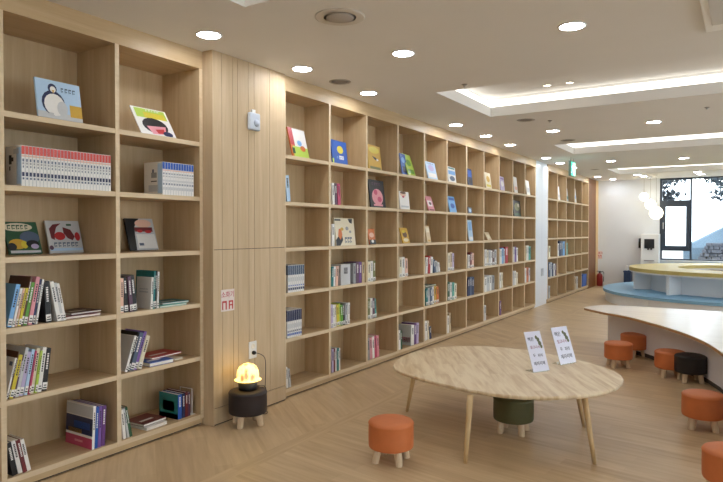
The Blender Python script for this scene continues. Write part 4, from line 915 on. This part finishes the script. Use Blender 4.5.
# small downlights up inside the first tray
proto2 = None
for i, (px, py) in enumerate(((547, 85.2), (569.6, 82.4))):
    v = onz(px, py, CZ + UP); lab = ['left one of two small spotlights inside the tray', 'right one of two small spotlights inside the tray'][i]
    t = thing('spotlight', lab + ' above the low table', 'ceiling light', (v.x, v.y, CZ + UP - .0005), 0, 'small spotlights in the tray')
    MB().lathe([(.035, 0), (.045, 0), (.044, -.006), (.036, -.006), (.035, 0)], 18).build('trim_ring', M_white, t); MB().lathe([(0, -.004), (.0345, -.004), (.0345, -.001), (0, -.001)], 18).build('lens', emit((255, 236, 200), 8, 'spot_lens'), t)
M_spk = plain((150, 142, 136), .6, .1, 300)
t = thing('ceiling_diffuser', 'large round air diffuser in the ceiling above the column', 'air vent', (-2.223, 3.267, CZ - .0005))
MB().lathe([(.105, -.004), (.15, -.004), (.163, 0), (.1, 0), (.105, -.004)], 36).build('outer_ring', plain((206, 200, 192), .6, .01), t); MB().lathe([(.092, -.001), (.104, -.001), (.104, -.0005), (.092, -.0005), (.092, -.001)], 36).build('gap_ring', M_dark, t)
MB().lathe([(0, -.012), (.085, -.010), (.092, -.004), (.092, -.001), (0, -.001)], 36).build('centre_disc', plain((176, 168, 160), .6, .01), t)
for (px, py), w, r_ in (((340, 81.7), 'near the column beside the bookcase', .1), ((526, 120), 'between the first and second light trays', .11), ((568, 140.3), 'close to the end of the second light tray', .11), ((595, 169.5), 'close to the end of the third light tray', .1)):
    v = onz(px, py, CZ)
    t = thing('ceiling_speaker', f'round grey ceiling speaker {w}', 'speaker', (v.x, v.y, CZ - .0005), 0, 'round ceiling speakers')
    MB().lathe([(r_ * .86, -.003), (r_, -.003), (r_ * 1.02, 0), (r_ * .84, 0), (r_ * .86, -.003)], 28).build('rim', plain((196, 190, 184), .6), t); MB().lathe([(0, -.005), (r_ * .6, -.004), (r_ * .84, -.001), (0, -.001)], 28).build('grille', M_spk, t)
for (px, py), w in (((464.5, 84.3), 'at the left corner of nearest full light tray'), ((707, 107.3), 'behind the nearest full light tray at right'), ((550, 120.5), 'beside the speaker behind the first tray')):
    v = onz(px, py, CZ)
    t = thing('sprinkler', f'tiny ceiling sprinkler head {w}', 'sprinkler', (v.x, v.y, CZ - .0005), 0, 'ceiling sprinkler heads')
    MB().lathe([(0, -.008), (.02, -.008), (.03, 0), (0, 0)], 14).build('escutcheon', M_grey, t); MB().lathe([(0, -.022), (.014, -.02), (.014, -.017), (.006, -.0085), (0, -.0085)], 12).build('head', M_metal, t)
t = thing('air_conditioner', 'white ceiling cassette air conditioner at upper right corner', 'air conditioner', (.19, 4.37, CZ - .0005)); h_ = .435
m = MB(); m.box((-h_, -h_, -.02), (h_, h_, 0)); m.build('frame', plain((244, 244, 242), .5, .01), t, bevel=.006)
MB().box((-h_ * .6, -h_ * .6, -.035), (h_ * .6, h_ * .6, -.021)).build('grille', plain((196, 194, 190), .5, .01), t, bevel=.006)
for k in range(4):
    o = MB().box((-h_ * .62, -h_ * .9, -.027), (h_ * .62, -h_ * .68, -.021)).build('louver', plain((206, 204, 202), .5, .01), t); o.rotation_euler = (0, 0, k * PI / 2)

# ------------------------------------------------------------------ outside
struct(MB().box((-40, YF + .26, -.3), (60, 70, -.1)).build('exterior_ground', plain((150, 146, 136), .9, .1, 2)))
# retaining wall of grey stones at the foot of a pale slope
t = thing('stone_wall', 'low grey stone wall outside beyond the window', 'wall', (0, 24, -.1)); m = MB(); rr = random.Random(3)
for rw in range(10):
    x = -1.7 + rw * .06
    while x < 9:
        w = rr.uniform(.12, .34); m.box((x, rr.uniform(-.05, .05), rw * .12), (x + w - .015, .5, rw * .12 + .11)); x += w
m.build('stones', plain((78, 80, 88), .9, .4, 6, bump=.3), t, bevel=.02)
b = MB(); b.add([(-1.9, 24.6, -.1), (12, 24.6, -.1), (12, 24.6, 1.1), (-1.9, 24.6, .9), (12, 30, 9), (-1.9, 26.5, 1.0)], [(0, 1, 2, 3), (3, 2, 4, 5)])
b.add([(-1.9, 24.7, -.1), (12, 24.7, -.1), (12, 30, -.1), (-1.9, 26.5, -.1)], [(0, 1, 2, 3)])
struct(b.build('exterior_slope', plain((92, 110, 124), .9, .15, 1)))
def tree(x, y, h, r_, label, seed, bottom):
    rr = random.Random(seed); t = thing('tree', label, 'tree', (x, y, -.1), 0, 'trees outside the window')
    MB().tube([(0, 0, 0), (.05, .02, h * .4), (0, 0, h * .7), (.04, 0, h)], [.14, .11, .08, .03], 10).build('trunk', plain((70, 64, 66), .9, .2, 10), t)
    m = MB(); tips = []
    for k in range(16):
        a = rr.uniform(0, 2 * PI); z = rr.uniform(bottom, h * .95); ln = rr.uniform(.6, 1) * r_; e = Vector((ln * math.cos(a), ln * math.sin(a), z + rr.uniform(.0, .5)))
        m.tube([(0, 0, z - .2), Vector((0, 0, z)).lerp(e, .5) + Vector((0, 0, .1)), e], [.04, .025, .01], 6); tips.append((Vector((0, 0, z)), e))
    m.build('branches', plain((70, 64, 66), .9, .2, 10), t)
    m = MB()
    for k in range(2600):
        a, e = rr.choice(tips); c = a.lerp(e, rr.uniform(.35, 1.1)) + Vector((rr.gauss(0, .16), rr.gauss(0, .16), rr.gauss(0, .12)))
        u = Vector((rr.gauss(0, 1), rr.gauss(0, 1), rr.gauss(0, 1))).normalized() * .09; w = u.cross(Vector((rr.gauss(0, 1), rr.gauss(0, 1), rr.gauss(0, 1)))).normalized() * .045
        m.add([c - u, c - w, c + u, c + w], [(0, 1, 2, 3)])
    m.build('foliage', plain((44, 56, 66), .8, .3, 4), t, fix=False)
tree(-2.7, 22.6, 6.0, 1.2, 'dark tree outside seen through the small upper window pane', 5, 2.3)
tree(.3, 24.8, 6.5, 1.9, 'dark tree outside behind the wide window', 9, 2.5)

# ------------------------------------------------------------------ light from outside, camera, colour management
w = bpy.data.worlds.new('World'); sc.world = w; w.use_nodes = True
bg = w.node_tree.nodes['Background']; bg.inputs['Color'].default_value = (.86, .93, 1.0, 1); bg.inputs['Strength'].default_value = WORLD
cam = bpy.data.cameras.new('camera'); co = bpy.data.objects.new('camera', cam); C.objects.link(co)
cam.sensor_fit = 'HORIZONTAL'; cam.sensor_width = 36.0; cam.lens = 36.0 * F / 723.0; cam.clip_start = .05; cam.clip_end = 200
M4 = Matrix((RV, UV, -FV)).transposed().to_4x4(); M4.translation = CAM; co.matrix_world = M4
sc.camera = co
sc.view_settings.view_transform = 'Standard'; sc.view_settings.look = 'None'; sc.view_settings.gamma = 1.0; sc.view_settings.use_curve_mapping = False
sc.view_settings.exposure = EXPOSURE
sc.cycles.use_denoising = True; sc.cycles.max_bounces = 10; sc.cycles.diffuse_bounces = 6; sc.cycles.sample_clamp_indirect = 8.0
